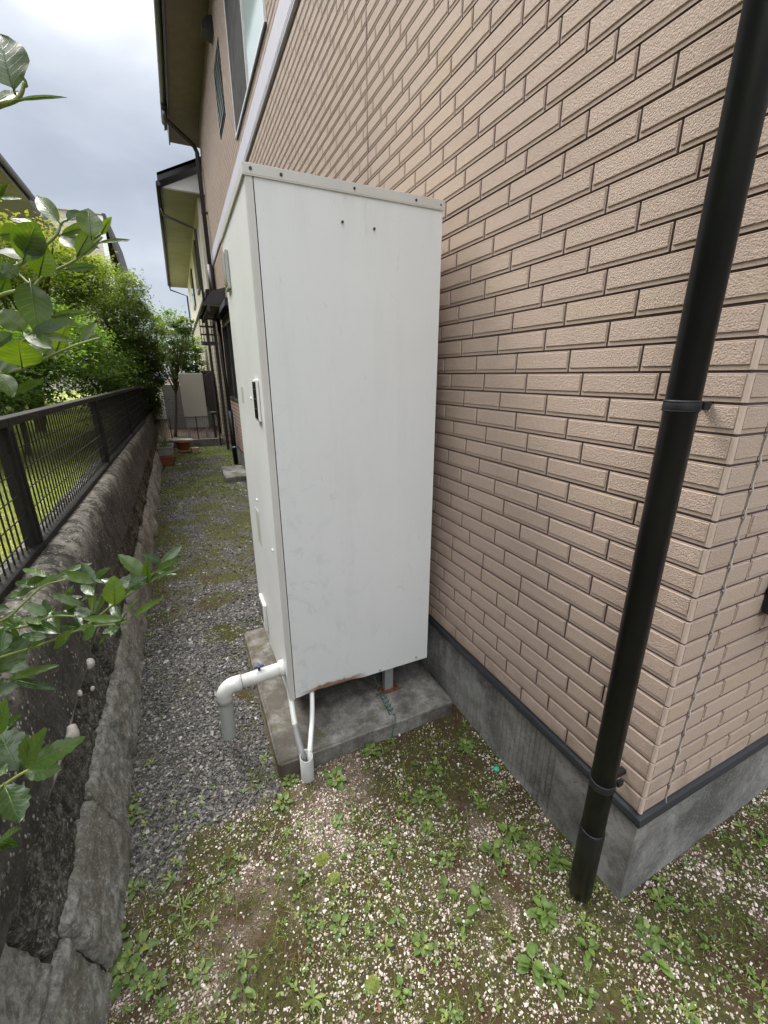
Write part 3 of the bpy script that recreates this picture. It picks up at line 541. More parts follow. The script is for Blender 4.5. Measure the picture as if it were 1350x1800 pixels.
# side panel facing the camera: slightly bowed sheet with an eroded lower edge
nx, nz2 = 60, 40; xs_ = np.linspace(HX0 + .026, HX1, nx); V = []; F = []
for i, x in enumerate(xs_):
    rx = max(0, min(1, (x - .31) / .08)) * max(0, min(1, (.62 - x) / .08))
    zb = HZ0 + rx * (.004 + .012 * fbm(x, 0, 30, 3))
    for j in range(nz2):
        z = zb + (HZ1 + .002 - zb) * j / (nz2 - 1); u = (x - HX0) / (HX1 - HX0); ww = (z - HZ0) / 1.96
        V.append((x, HY0 - .0035 * math.sin(math.pi * u) * math.sin(math.pi * ww) ** .5 - .0012 * (fbm(x, z, 2.4, 2) - .5), z))
for i in range(nx - 1):
    for j in range(nz2 - 1): F.append((i * nz2 + j, (i + 1) * nz2 + j, (i + 1) * nz2 + j + 1, i * nz2 + j + 1))
mb = MB().add(V, F, smooth=True); mb.box(HX1 - .001, HY0, HZ0, HX1, HY1, HZ1)
mb.box(HX1 - .012, HY0 + .0005, HZ0, HX1, HY0 + .012, HZ0 + .01)
wp(mb, 'side_panel', M_HT)
mb = MB(); mb.box(HX0, HY0 - .0015, HZ0 - .006, HX0 + .0235, HY0 + .02, HZ1 + .002, .0025)   # folded return of the front cover
wp(mb, 'corner_strip', M_LID)
mb = MB(); mb.box(HX0 + .0005, HY0 + .003, HZ0 - .004, HX0 + .02, HY1, HZ1 + .002, .003)
wp(mb, 'front_panel', M_HTF)
wp(MB().box(HX0 + .03, HY0 + .02, HZ0 + .004, HX1 - .01, HY1 - .005, HZ1), 'inner_shell', M_RUST)
mb = MB(); mb.box(HX0 - .006, HY0 - .006, HZ1 + .002, HX1 + .006, HY1 + .006, HZ1 + .032, .002)
mb.box(HX0 - .006, HY0 - .0052, HZ1 - .001, HX1 + .006, HY0 - .004, HZ1 + .006)
wp(mb, 'lid', M_LID)
def screws(pts, m, r=.0042, ax=1):
    mb = MB()
    for (a, b) in pts:
        for (rad, d) in ((r, .0035),):
            c = (a, HY0 - .0065, b) if ax == 1 else None
            mb.tube([(a, HY0 - .0035, b), (a, HY0 - .0082, b)], rad, 8)
    return mb
for k, (a, b, r) in enumerate([(.28, 2.216, .005), (.372, 2.214, .005), (.616, 2.2145, .0045), (.852, 2.2145, .0045), (.955, 2.214, .003)]): wp(screws([(a, b)], None, r), 'screw', M_SCREW)
for (a, b) in [(.571, 2.113), (.688, 2.107)]: wp(screws([(a, b)], None, .0042), 'screw', M_SCREW)
for (a, b) in [(.70, .258), (.90, .268)]: wp(screws([(a, b)], None, .005), 'screw', M_STEEL)
for (y, z) in [(1.66, .93), (1.99, 1.06), (1.86, 1.53), (1.66, .36)]: wp(MB().tube([(HX0 + .001, y, z), (HX0 - .006, y, z)], .006, 10), 'screw', M_WHITE)
# legs
for (x, y) in ((.775, 1.605), (.36, 2.02), (.775, 2.2), (.40, 2.2)):
    mb = MB(); mb.add([(x - .026, y, .083), (x + .020, y, .083), (x + .024, y + .03, .083), (x + .024, y + .03, .27), (x + .020, y, .27), (x - .026, y, .27), (x - .026, y + .03, .083), (x - .026, y + .03, .27)],
           [(0, 1, 4, 5), (1, 2, 3, 4), (0, 5, 7, 6)])
    lg = wp(mb, 'leg', M_STEEL)
    wp(MB().box(x - .055, y - .018, .070, x + .05, y + .05, .083, .002), 'foot_plate', M_RUST, None, lg)
    wp(MB().tube([(x - .042, y + .004, .083), (x - .042, y + .004, .1)], .009, 6), 'bolt', M_RUST, None, lg)
# fittings on the front panel
q = wp(MB().box(HX0 - .010, 1.648, 1.455, HX0, 1.728, 1.606, .004), 'control_box', M_WHITE, 'white framed control display with dark windows')
wp(MB().box(HX0 - .0125, 1.655, 1.464, HX0 - .0095, 1.721, 1.598, .001), 'display', M_DARKG, None, q)
[wp(MB().box(HX0 - .0132, 1.655, z, HX0 - .0123, 1.721, z + .003), 'display_bar', M_SCREW, None, q) for z in (1.50, 1.535, 1.57)]
q = wp(MB().box(HX0 - .013, 2.15, 1.985, HX0, 2.26, 2.135, .004), 'gauge_cover', M_PVCD); wp(MB().box(HX0 - .0145, 2.16, 2.0, HX0 - .0125, 2.25, 2.12), 'gauge_glass', M_GLASSD, None, q)
q = wp(MB().box(HX0 - .014, 2.05, .30, HX0, 2.20, .46, .004), 'access_cover', M_WHITE); wp(MB().box(HX0 - .0155, 2.10, .33, HX0 - .0135, 2.19, .43), 'vent', M_DARKG, None, q)
wp(MB().box(HX0 - .0007, 2.10, 1.50, HX0 + .001, 2.17, 1.57), 'faded_sticker', simple('faded_sticker', (.46, .47, .42), .5, .1))
wp(MB().box(HX0 - .0007, 1.98, .82, HX0 + .001, 2.08, 1.0), 'faded_sticker', simple('faded_sticker_low', (.48, .48, .42), .5, .1))
# white pipes on the roof of the cabinet against the wall
pc = tag(empty('pipe_cover', (.90, 1.95, 2.23)), 'white insulated pipe end showing above the top of the water heater', 'pipe')
MB().tube([(0, -.1, .02), (0, .0, .045), (.02, .1, .02)], .028, 12).build('pipe', M_WHITE, pc)
MB().tube([(-.02, .0, .0), (-.02, .0, .05)], .02, 12).build('cap', M_WHITE, pc)
# drain elbow
PY = 1.655
dr = tag(empty('drain_pipe', (HX0, PY, .345)), 'pale grey plastic drain pipe with elbow and blue valve, over the gravel', 'drain pipe')
o = MB().tube([(HX0 + .02, PY, .352), (.055, PY, .336)], .030, 28).build('pipe', M_PVC, dr); rel(o, dr)
el = [(.075, PY, .337)] + [(.046 - .046 * math.sin(q), PY, .336 - .046 + .046 * math.cos(q)) for q in np.linspace(0, math.pi / 2, 9)] + [(.0, PY, .262)]
o = MB().tube(el, .0335, 28).build('elbow', M_PVC, dr); rel(o, dr)
o = MB().tube([(0, PY, .27), (-.003, PY, .075)], .030, 28, False).tube([(-.003, PY, .075), (0, PY, .27)], .027, 28, False).build('pipe', M_PVCD, dr); rel(o, dr)
o = MB().tube([(HX0 + .003, PY, .352), (HX0 - .022, PY, .351)], .036, 28).build('flange', M_PVC, dr); rel(o, dr)
mb = MB().tube([(.155, PY, .37), (.155, PY, .392)], .006, 10); mb.box(.134, PY - .006, .388, .176, PY + .006, .398, .003); mb.box(.149, PY - .014, .390, .161, PY + .014, .400, .003)
o = mb.build('valve_handle', M_BLUE, dr); rel(o, dr)
M_RING = simple('pipe_joint_line', (.10, .10, .095), .7)
o = MB().tube([(.0775, PY, .3375), (.0790, PY, .3376)], .0325, 28).build('joint_ring', M_RING, dr); rel(o, dr)
o = MB().tube([(0, PY, .2600), (0, PY, .2615)], .0325, 28).build('joint_ring', M_RING, dr); rel(o, dr)
# conduit stub with two hoses
SX, SY = .276, 1.368
st = tag(empty('conduit_stub', (SX, SY, 0)), 'short open grey plastic conduit standing at the front edge of the heater pad', 'pipe')
n = 28; V = []
for r, z in ((.0275, -.03), (.0275, .112), (.0235, .112), (.0235, -.01)):
    V += [(r * math.cos(2 * math.pi * k / n), r * math.sin(2 * math.pi * k / n), z + (.008 * math.sin(2 * math.pi * k / n) if z > .1 else 0)) for k in range(n)]
MB().add(V, [(i * n + k, i * n + (k + 1) % n, (i + 1) * n + (k + 1) % n, (i + 1) * n + k) for i in range(3) for k in range(n)], smooth=True).build('pipe', M_PVCD, st)
def spline(P, m=8):
    P = [Vector(p) for p in P]; P = [P[0] * 2 - P[1]] + P + [P[-1] * 2 - P[-2]]; o = []
    for i in range(1, len(P) - 2):
        for k in range(m):
            t = k / m; a, b, c, d = P[i - 1:i + 3]; o.append(.5 * ((2 * b) + (c - a) * t + (2 * a - 5 * b + 4 * c - d) * t * t + (3 * b - a - 3 * c + d) * t ** 3))
    return o + [P[-2]]
h1 = tag(empty('hose', (.27, 1.60, .28)), 'smooth grey hose with darker sleeve entering the conduit stub, left of two hoses', 'hose')
pts = spline([(.275, 1.66, .30), (.268, 1.575, .235), (.262, 1.49, .17), (.262, 1.42, .125), (.264, 1.378, .09), (.266, 1.372, 0.0)])
o = MB().tube(pts[:18], .0125, 14).build('hose_tube', M_PVC, h1); rel(o, h1); o = MB().tube(pts[16:33], .0145, 14).build('sleeve', simple('dark_grey_sleeve', (.17, .17, .17), .5), h1); rel(o, h1)
h2 = tag(empty('hose', (.36, 1.60, .28)), 'ribbed white corrugated hose curving into the conduit stub, right of two hoses', 'hose')
pts = spline([(.375, 1.64, .30), (.365, 1.575, .24), (.340, 1.49, .185), (.312, 1.42, .145), (.294, 1.378, .10), (.290, 1.370, 0.0)], 22)
o = MB().tube(pts, [.0098 + (.0016 if k % 2 else 0) for k in range(len(pts))], 12).build('hose_tube', M_WHITE, h2); rel(o, h2)
# green wire
P = [(.69, 1.60, .20), (.70, 1.60, .15)]
for i in range(70): a = i * .62; P.append((.700 + .013 * math.cos(a) + .0002 * i, 1.575 - i * .0018, .145 - i * .00085 + .013 * math.sin(a)))
P += spline([(.722, 1.44, .084), (.715, 1.412, .083), (.700, 1.394, .06), (.685, 1.388, .035), (.69, 1.386, .012), (.705, 1.383, .004)], 5)
tag(MB().tube(P, .0022, 6).build('green_wire', M_WIRE), 'thin coiled green wire hanging from the cabinet over the pad beside the rusty foot', 'wire')
bm = bmesh.new(); bmesh.ops.create_icosphere(bm, subdivisions=2, radius=.013)
for v in bm.verts: v.co = Vector((v.co.x * 1.1, v.co.y * .9, max(v.co.z, -.004) * .6)) * (1 + .35 * (fbm(v.co.x * 60, v.co.y * 60 + v.co.z * 90, 2) - .5))
me = bpy.data.meshes.new('plastic_scrap'); bm.to_mesh(me); bm.free(); me.materials.append(M_TEAL); o = link(bpy.data.objects.new('plastic_scrap', me)); o.location = (1.018, 1.05, .012); tag(o, 'tiny bright green plastic scrap on the soil beside the foundation', 'litter')

vb = tag(empty('wall_box', (1.39, .5, 1.0)), 'small black box on the right-hand brick wall, cut by the right edge of the photo', 'wall box')
o = MB().box(1.395, .42, .985, 1.75, .497, 1.125, .008).build('cover', M_PIPE, vb); rel(o, vb); o = MB().box(1.41, .415, 1.0, 1.73, .4195, 1.11, .002).build('lid', M_BAND, vb); rel(o, vb)
# ------------------------------------------------------------------ retaining wall
def wx(y): return -.395 - .014 * (y - 1)     # foot line
rw = tag(empty('retaining_wall', (-.5, 1, 0)), 'low retaining wall of split stone blocks under stained coping, left of the path', 'wall')
def stone(name, y0, y1, z0, z1, sk, push, mat, parent, seed, bat=.19):
    """rough split-faced block: fine displaced grid with rounded arrises"""
    _r = random.Random(int(seed * 1000)); pls = [(_r.uniform(-.30, .30), _r.uniform(-.45, .45), _r.uniform(0, 1), _r.uniform(0, 1), _r.uniform(0, .014)) for _ in range(9)]
    ny = max(8, int((y1 - y0) / (.011 if y0 < 2.4 else .03 if y0 < 5 else .08))); nz = max(8, int((z1 - z0) / (.011 if y0 < 2.4 else .03 if y0 < 5 else .06))); V = []; F = []
    for i in range(ny + 1):
        for j in range(nz + 1):
            u = i / ny; v = j / nz; z = z0 + (z1 - z0) * v; y = y0 + (y1 - y0) * u + sk * (v - .5) + .02 * (fbm(seed, z * 3, 3) - .5)
            e = min(u, 1 - u) * (y1 - y0); f = min(v, 1 - v) * (z1 - z0)
            rd = -.03 * max(0, 1 - e / .013) ** 2 - .03 * max(0, 1 - f / .013) ** 2
            x = wx(y) - bat * z + push + rd + max(-.020, .6 * min(a * (y - y0 - u0 * (y1 - y0)) + b * (z - z0 - v0 * (z1 - z0)) + c_ for a, b, u0, v0, c_ in pls)) + .014 + .018 * (fbm(y + seed * 3.1, z * 1.2 + seed, 6, 4) - .5) + .016 * (fbm(y - seed, z, 22, 4) - .5) + .013 * (fbm(y, z + seed, 60, 2) - .5)
            V.append((x, y, z))
    for i in range(ny):
        for j in range(nz): F.append((i * (nz + 1) + j, (i + 1) * (nz + 1) + j, (i + 1) * (nz + 1) + j + 1, i * (nz + 1) + j + 1))
    o = fast_mesh(name, V, F, mat, {'tint': np.full(len(V), RNG.random())}, True, parent); o.location = -rw.location; return o
y = .23; k = 0
while y < 11.2:
    w_ = .375 + random.uniform(-.03, .03); stone('stone_block', y + .004, y + w_ - .004, -.05, .285 + random.uniform(-.012, .012), -.04 - .01 * (y < 2), .014 + random.uniform(-.012, .012), M_ST1, rw, k * 1.37); y += w_; k += 1
y = .13; 
while y < 11.2:
    w_ = .38 + random.uniform(-.03, .03); stone('stone_block', y + .004, y + w_ - .004, .275, .535, -.05, .0 + random.uniform(-.012, .010), M_ST1 if y < .7 else M_ST2, rw, k * 1.37 + 5); y += w_; k += 1
mb = MB(); mb.add([(wx(q) - .19 * z + dx_, q, z) for q in (-.2, 11.2) for (z, dx_) in ((-.05, -.018), (.28, -.018), (.281, -.04), (.56, -.04))], [(0, 1, 5, 4), (1, 2, 6, 5), (2, 3, 7, 6)]); o = mb.build('joint_filling', M_MORTD, rw); o.location = -rw.location
# mortar lines (mostly hidden, white lumps at the upper joint)
mb = MB()
ps = [(wx(yy) - .19 * .545 + .026 + .016 * fbm(yy, 0, 6), yy, .548 + .012 * (fbm(yy, 3, 5) - .5)) for yy in np.arange(.1, 11.2, .03)]
mb.tube(ps, [.002 + .009 * max(0, fbm(p[1], 8, 4, 3) - .35) * 2 for p in ps], 8); o = mb.build('mortar_joint', simple('streaked_mortar', (.16, .145, .12), .9, .6, 14, 0, .6, 60), rw); o.location = -rw.location
for (yy, zz, s) in ((1.376, .537, .027), (1.748, .545, .020), (1.56, .552, .010), (1.66, .49, .009)):
    bm = bmesh.new(); bmesh.ops.create_icosphere(bm, subdivisions=3, radius=s)
    for v in bm.verts: v.co = Vector((v.co.x * .8, v.co.y * 1.0, v.co.z * 1.1)) * (1 + .7 * (fbm(v.co.x * 40 + yy * 50, v.co.y * 40 + v.co.z * 35, 1.2) - .5))
    me = bpy.data.meshes.new('mortar_lump'); bm.to_mesh(me); bm.free(); me.materials.append(M_MORT); o = link(bpy.data.objects.new('mortar_lump', me), rw); o.location = Vector((wx(yy) - .19 * zz + .045, yy, zz)) - rw.location
    for p in me.polygons: p.use_smooth = True
# coping
ys = np.concatenate([np.arange(-.6, 3.2, .013), np.arange(3.2, 11.25, .06)]); prof = [(.035, .555), (.032, .60), (.03, .68), (.026, .76), (.022, .82), (.014, .86), (.0, .885), (-.02, .898), (-.05, .902), (-.09, .902), (-.14, .902), (-.2, .902), (-.2, .5)]
# dense profile
D = []
for a, b in zip(prof[:-1], prof[1:]):
    m = max(1, int(math.hypot(a[0] - b[0], a[1] - b[1]) / .014))
    for i in range(m): D.append((a[0] + (b[0] - a[0]) * i / m, a[1] + (b[1] - a[1]) * i / m))
D.append(prof[-1]); D = np.array(D); Y, Di = np.meshgrid(ys, np.arange(len(D)), indexing='ij')
dx = D[Di, 0]; dz = D[Di, 1]; amp = np.where(dz < .89, 1., .25)
X = wx(Y) * .82 + -.32 * .18 - .118 + dx * 1. - .1 * (np.minimum(dz, .9) - .6) + amp * (.010 * (fbm(Y, dz * 1.5, 7, 5) - .5) + .007 * (fbm(Y, dz, 45, 2) - .5)); Z = dz + .004 * (fbm(Y, dx, 20, 3) - .5)
nd = len(D); idx = np.arange(len(ys) * nd).reshape(len(ys), nd); Fq = np.stack([idx[:-1, :-1], idx[1:, :-1], idx[1:, 1:], idx[:-1, 1:]], -1).reshape(-1, 4)
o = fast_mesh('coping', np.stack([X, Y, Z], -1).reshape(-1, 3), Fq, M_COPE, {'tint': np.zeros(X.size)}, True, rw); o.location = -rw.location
mb = MB().box(-1.1, -.6, -.1, -.60, 11.25, .55); o = mb.build('backing', M_MORTD, rw); o.location = -rw.location

# ------------------------------------------------------------------ mesh fence on the coping
FX = lambda y: -.662 + .006 * (y - 2)
fe = tag(empty('mesh_fence', (-.66, 2.17, .9)), 'dark bronze metal mesh fence with flat top rail standing on the retaining wall', 'fence')
def fp(mb, name, m=M_FEN, lab=None): o = mb.build(name, m, fe); o.location = -fe.location; return o
posts = [.17, 2.17, 4.17, 6.17, 8.17, 10.17]; ZT = 1.462
for yy in posts:
    x = FX(yy); mb = MB(); mb.box(x - .022, yy - .03, .89, x + .028, yy + .03, ZT - .03, .003)
    mb.box(x + .028, yy - .010, .9, x + .031, yy - .004, ZT - .05); mb.box(x + .028, yy + .004, .9, x + .031, yy + .010, ZT - .05); fp(mb, 'post')
for a, b in zip([-1.83] + posts, posts + [12.0]):
    if b > 12: continue
    xa, xb = FX(a), FX(b); M = Matrix.Translation((xa, a, 0)) @ Matrix.Rotation(-math.atan2(xb - xa, b - a), 4, 'Z')
    L = b - a; L = min(L, 1.95 + .05) if b < 12 else L
    fp(MB().box(-.032, -.01, ZT - .034, .028, L - .012, ZT, .006, M=M), 'top_rail')
    fp(MB().box(-.02, .0, .905, .035, L, .932, .003, M=M), 'bottom_rail')
    mb = MB(); yy = .045
    while yy < L - .03: mb.box(.002, yy, .935, .008, yy + .0034, ZT - .04, M=M); yy += .05
    for z in np.arange(.985, ZT - .05, .086): mb.box(.008, .03, z, .012, L - .03, z + .0034, M=M)
    fp(mb, 'mesh_panel')
# ------------------------------------------------------------------ ground
def zone(x, y):   # 0 pale soil and pebbles, 1 dark crushed stone
    b = 1.34 + .22 * (fbm(x, y, 3.5, 4) - .5) - .12 * (x < -.2)
    d = np.clip((y - b) / .10 + .5, 0, 1); d = np.where((x > .16) & (y < 2.55), 0, d)
    return d
def moss(x, y):
    a = fbm(x + 5, y * .9, 4.2, 5); c = fbm(x - 9, y + 3, 15, 3); m = np.clip((a * .68 + c * .32 - .335) * 6.5, 0, 1)
    d = zone(x, y)
    mg = np.clip((fbm(x + 2, y, 2.0, 4) + .018 * np.clip(y - 4, 0, 6) - .53) * 7, 0, 1)
    edge = np.clip((.30 - np.abs(x + .36)) * 3, 0, 1) * np.clip(fbm(x, y, 9, 3) * 2 - .7, 0, 1) * (y > 1.6)
    mg = np.maximum(mg, np.clip((fbm(x - 4, y + 1, 3.1, 4) - .50) * 7, 0, 1)) * np.clip((y - 1.7) * .9, .15, 1); strip = np.clip((.075 - np.abs(x - .095)) * 25, 0, 1) * (y > 1.40) * (y < 2.42) * np.clip(fbm(x, y, 9, 3) * 4 - 1.5, 0, 1); return m * (1 - d) + np.maximum(np.maximum(mg, edge * .8), strip) * d
def gz(x, y):
    z = .020 * (fbm(x, y, 1.4, 3) - .5) + .009 * (fbm(x, y, 9, 3) - .5) - .006
    inner = np.clip((3 - np.abs(x)) / 1, 0, 1) * np.clip((12 - np.abs(y - 3)) / 2, 0, 1)
    return z * inner + .05 * np.clip((x - 1.2) * .8, 0, 1) * (y < 1.5)
def axis(*segs):
    o = []
    for a, b, s in segs: o.append(np.arange(a, b, s))
    return np.unique(np.round(np.concatenate(o), 4))
gx = axis((-300, -40, 60), (-40, -3, 4), (-3, -.7, .4), (-.7, 2.4, .0125), (2.4, 6, .2), (6, 40, 4), (40, 301, 60))
gy = axis((-300, -40, 60), (-40, -2, 4), (-2, -.3, .2), (-.3, 2.2, .0125), (2.2, 5, .025), (5, 12, .06), (12, 30, 1.), (30, 60, 6), (60, 301, 60))
X, Y = np.meshgrid(gx, gy, indexing='ij'); Z = gz(X, Y); i = np.arange(X.size).reshape(X.shape)
F = np.stack([i[:-1, :-1], i[1:, :-1], i[1:, 1:], i[:-1, 1:]], -1).reshape(-1, 4)
t = NT('soil_and_moss'); zo = t.attr('zone'); mo = t.attr('moss')
soil = t.ramp(t.noise(38, 5, .7), (.38, (.030, .022, .012)), (.5, (.070, .050, .030)), (.62, (.15, .115, .075)))
grit = t.ramp(t.vor(330, 'F1', 'Color'), (0, (.04, .028, .016)), (.45, (.11, .08, .052)), (.8, (.26, .20, .15))); soil = t.mix(t.mr(t.noise(20, 4), .35, .6, .3, .95), soil, grit)
ms = t.ramp(t.noise(55, 5, .75), (.25, (.016, .012, .003)), (.5, (.044, .043, .007)), (.7, (.105, .108, .016)))
ms = t.mix(t.mr(t.noise(7, 4, .6), .5, .64), ms, (.05, .024, .009))
dk = t.ramp(t.vor(120, 'F1', 'Color'), (0, (.026, .024, .022)), (.6, (.10, .095, .085)), (1, (.22, .205, .18)))
c = t.mix(zo, soil, dk); c = t.mix(t.math('MULTIPLY', mo, .92), c, ms)
far = t.mr(t.xyz()[1], 11.0, 11.4); c = t.mix(far, c, t.ramp(t.noise(9, 5), (.4, (.03, .018, .011)), (.6, (.085, .052, .032))))
M_GROUND = t.fin(c, .95, t.bump(t.math('ADD', t.noise(140, 5, .7), t.vor(200)), .7, .006))
tag(fast_mesh('ground', np.stack([X, Y, Z], -1).reshape(-1, 3), F, M_GROUND, {'zone': zone(X, Y).ravel(), 'moss': moss(X, Y).ravel()}, True), kind='structure')
t = NT('garden_lawn'); c = t.ramp(t.noise(14, 6, .7), (.3, (.20, .22, .05)), (.5, (.30, .36, .07)), (.6, (.46, .46, .18))); M_LAWN = t.fin(c, .95, t.bump(t.noise(60, 4), .8, .02))
lx = np.linspace(-9, -.78, 60); ly = np.linspace(-4, 30, 120); X, Y = np.meshgrid(lx, ly, indexing='ij'); Z = .83 + .05 * (fbm(X, Y, .8, 3) - .5) + .03 * (fbm(X, Y, 4, 3) - .5); i = np.arange(X.size).reshape(X.shape)
F = np.stack([i[:-1, :-1], i[1:, :-1], i[1:, 1:], i[:-1, 1:]], -1).reshape(-1, 4)
tag(fast_mesh('raised_lawn', np.stack([X, Y, Z], -1).reshape(-1, 3), F, M_LAWN, {'tint': np.zeros(X.size)}, True), kind='structure')

# ------------------------------------------------------------------ loose stones
ph = (1 + 5 ** .5) / 2
ICO = np.array([(-1, ph, 0), (1, ph, 0), (-1, -ph, 0), (1, -ph, 0), (0, -1, ph), (0, 1, ph), (0, -1, -ph), (0, 1, -ph), (ph, 0, -1), (ph, 0, 1), (-ph, 0, -1), (-ph, 0, 1)]) / math.hypot(1, ph)
ICF = np.array([(0, 11, 5), (0, 5, 1), (0, 1, 7), (0, 7, 10), (0, 10, 11), (1, 5, 9), (5, 11, 4), (11, 10, 2), (10, 7, 6), (7, 1, 8), (3, 9, 4), (3, 4, 2), (3, 2, 6), (3, 6, 8), (3, 8, 9), (4, 9, 5), (2, 4, 11), (6, 2, 10), (8, 6, 7), (9, 8, 1)])
CUB = np.array([(x, y, z) for x in (-1, 1) for y in (-1, 1) for z in (-1, 1)]) * .62
CUF = np.array([(0, 1, 3), (0, 3, 2), (4, 6, 7), (4, 7, 5), (0, 4, 5), (0, 5, 1), (2, 3, 7), (2, 7, 6), (0, 2, 6), (0, 6, 4), (1, 5, 7), (1, 7, 3)])
def rotz_tilt(n, tilt):
    a = RNG.random(n) * 2 * np.pi; b = RNG.normal(0, tilt, n); c = RNG.normal(0, tilt, n)
    def rm(ax, t):
        m = np.zeros((n, 3, 3)); co, si = np.cos(t), np.sin(t); i, j = [(1, 2), (0, 2), (0, 1)][ax]; m[:, ax, ax] = 1; m[:, i, i] = co; m[:, j, j] = co; m[:, i, j] = -si; m[:, j, i] = si; return m
    return rm(0, b) @ rm(1, c) @ rm(2, a)
def scatter(name, P, size, base, faces, mat, flat=.55, jit=.28, tilt=.5, tint=None):
    n = len(P); V = base[None] * (1 + RNG.uniform(-jit, jit, (n, len(base), 1))) + RNG.normal(0, jit * .25, (n, len(base), 3))
    S = np.stack([size * RNG.uniform(.8, 1.35, n), size * RNG.uniform(.6, 1, n), size * RNG.uniform(flat * .7, flat * 1.3, n)], 1)
    V = V * S[:, None, :]; V = np.einsum('nij,nkj->nki', rotz_tilt(n, tilt), V) + P[:, None, :]
    F = faces[None] + (np.arange(n) * len(base))[:, None, None]
    tt = RNG.random(n) if tint is None else tint
    return fast_mesh(name, V.reshape(-1, 3), F.reshape(-1, faces.shape[1]), mat, {'tint': np.repeat(tt, len(base))})
def in_house(x, y): return (x > 1.075) & (y > .505)
t = NT('pale_pebble'); c = t.ramp(t.attr('tint'), (0, (.16, .12, .085)), (.3, (.35, .28, .22)), (.6, (.58, .50, .44)), (1, (.80, .76, .71)))
M_PEB = t.fin(t.mix(t.mr(t.noise(300, 3), .4, .7, 0, .4), c, (.30, .22, .17)), .75, t.bump(t.noise(400, 3), .4, .002))
n = 300000; x = RNG.uniform(-.44, 3.0, n); y = RNG.uniform(-.7, 1.62, n)
keep = (RNG.random(n) < np.clip(1.02 - moss(x, y) * .55, .06, 1) * (1 - zone(x, y)) * np.clip(.25 + 2.6 * (fbm(x, y, 6, 4) - .38), .10, 1)) & ~in_house(x, y) & ~((x > .16) & (x < 1.04) & (y > 1.4))
bare = np.clip((fbm(x, y, 2.5, 2) - .5) * 4, 0, 1) * (np.abs(x - 1.0) < .35) * (y > .9); keep &= RNG.random(n) > bare * .7
x, y = x[keep], y[keep]; s = np.clip(RNG.lognormal(math.log(.0018), .42, len(x)), .0009, .0055)
tag(scatter('pale_gravel', np.stack([x, y, gz(x, y) + s * .35], 1), s, CUB * 1.25, CUF, M_PEB, .8, .3), 'pinkish white fine gravel strewn over the mossy foreground soil', 'gravel', kind='stuff')
k = RNG.random(len(x)) < .045; x, y = x[k] + .004, y[k]; k = ~in_house(x, y); x, y = x[k], y[k]; s = RNG.uniform(.0025, .0052, len(x))
tag(scatter('white_pebbles', np.stack([x, y, gz(x, y) + s * .35], 1), s, ICO, ICF, M_PEB, .7, .25, tint=RNG.uniform(.5, 1, len(x))), 'larger white pebbles among the fine foreground gravel', 'gravel', kind='stuff')
t = NT('slate_chip'); c = t.ramp(t.attr('tint'), (0, (.034, .032, .031)), (.4, (.090, .086, .082)), (.8, (.18, .168, .155)), (.93, (.29, .265, .235)), (1, (.46, .43, .39)))
M_CHIP = t.fin(t.mix(t.mr(t.noise(160, 3), .4, .7, 0, .4), c, (.11, .105, .10)), .62, t.bump(t.noise(250, 3), .4, .003))
def chips(n, x0, x1, y0, y1, s0, sp, lift):
    x = RNG.uniform(x0, x1, n); y = RNG.uniform(y0, y1, n)
    k = (RNG.random(n) < zone(x, y) * (1 - moss(x, y) * .82)) & ~((x > .155) & (x < 1.045) & (y > 1.39) & (y < 2.48)) & ~((x > 1.07) & (y > .5)) & ~((x > .46) & (x < .85) & (y > 6.94) & (y < 7.9))
    x, y = x[k], y[k]; s = np.clip(RNG.lognormal(math.log(s0), sp, len(x)), s0 * .45, s0 * 2.4); return np.stack([x, y, gz(x, y) + s * lift * RNG.uniform(.3, 1.5, len(x))], 1), s
A = [chips(26000, -.46, .3, 1.15, 3.0, .0055, .35, .45), chips(30000, -.5, 1.07, 2.45, 6.0, .0068, .3, .45), chips(20000, -.52, 1.07, 6.0, 11.05, .010, .3, .4)]
P = np.concatenate([a[0] for a in A]); s = np.concatenate([a[1] for a in A])
tag(scatter('dark_gravel', P, s, CUB, CUF, M_CHIP, .42, .3, .45), 'dark grey crushed slate gravel filling the path beside the heater', 'gravel', kind='stuff')
# a few slate chips strayed over the pale ground
n = 420; x = RNG.uniform(-.4, 1.0, n); y = 1.3 - np.abs(RNG.normal(0, .28, n)); k = y > 0; x, y = x[k], y[k]; s = RNG.uniform(.003, .0085, len(x))
tag(scatter('stray_gravel', np.stack([x, y, gz(x, y) + s * .3], 1), s, CUB, CUF, M_CHIP, .45, .3, .3), 'scattered dark slate chips strayed onto the pale pebbles', 'gravel', kind='stuff')

# ------------------------------------------------------------------ moss and grass
def blades(x, y, z, L, W, lean, tint, name, mat, curve=.35):
    n = len(x); a = RNG.random(n) * 2 * np.pi; d = np.stack([np.cos(a), np.sin(a), np.zeros(n)], 1); sd_ = np.stack([-np.sin(a), np.cos(a), np.zeros(n)], 1)
    le = lean * RNG.random(n); base = np.stack([x, y, z], 1); up = np.array([0, 0, 1.])
    p1 = base + (d * le[:, None] * .45 + up * (1 - le[:, None] * .3) * .55) * L[:, None]; p2 = base + (d * le[:, None] * (1 + curve) + up * np.clip(1 - le[:, None] * .75, .05, 1)) * L[:, None]
    w = sd_ * W[:, None] * .5; V = np.stack([base - w, base + w, p1 + w * .85, p1 - w * .85, p2], 1).reshape(-1, 3); o = (np.arange(n) * 5)[:, None]
    F = np.concatenate([np.array([[0, 1, 2]]) + o, np.array([[0, 2, 3]]) + o, np.array([[3, 2, 4]]) + o])
    return fast_mesh(name, V, F, mat, {'tint': np.repeat(tint, 5)})
M_MOSS = leafmat('moss_blades', [(.034, .023, .006), (.060, .056, .008), (.11, .118, .015), (.19, .205, .035)], .8, .25, .2)
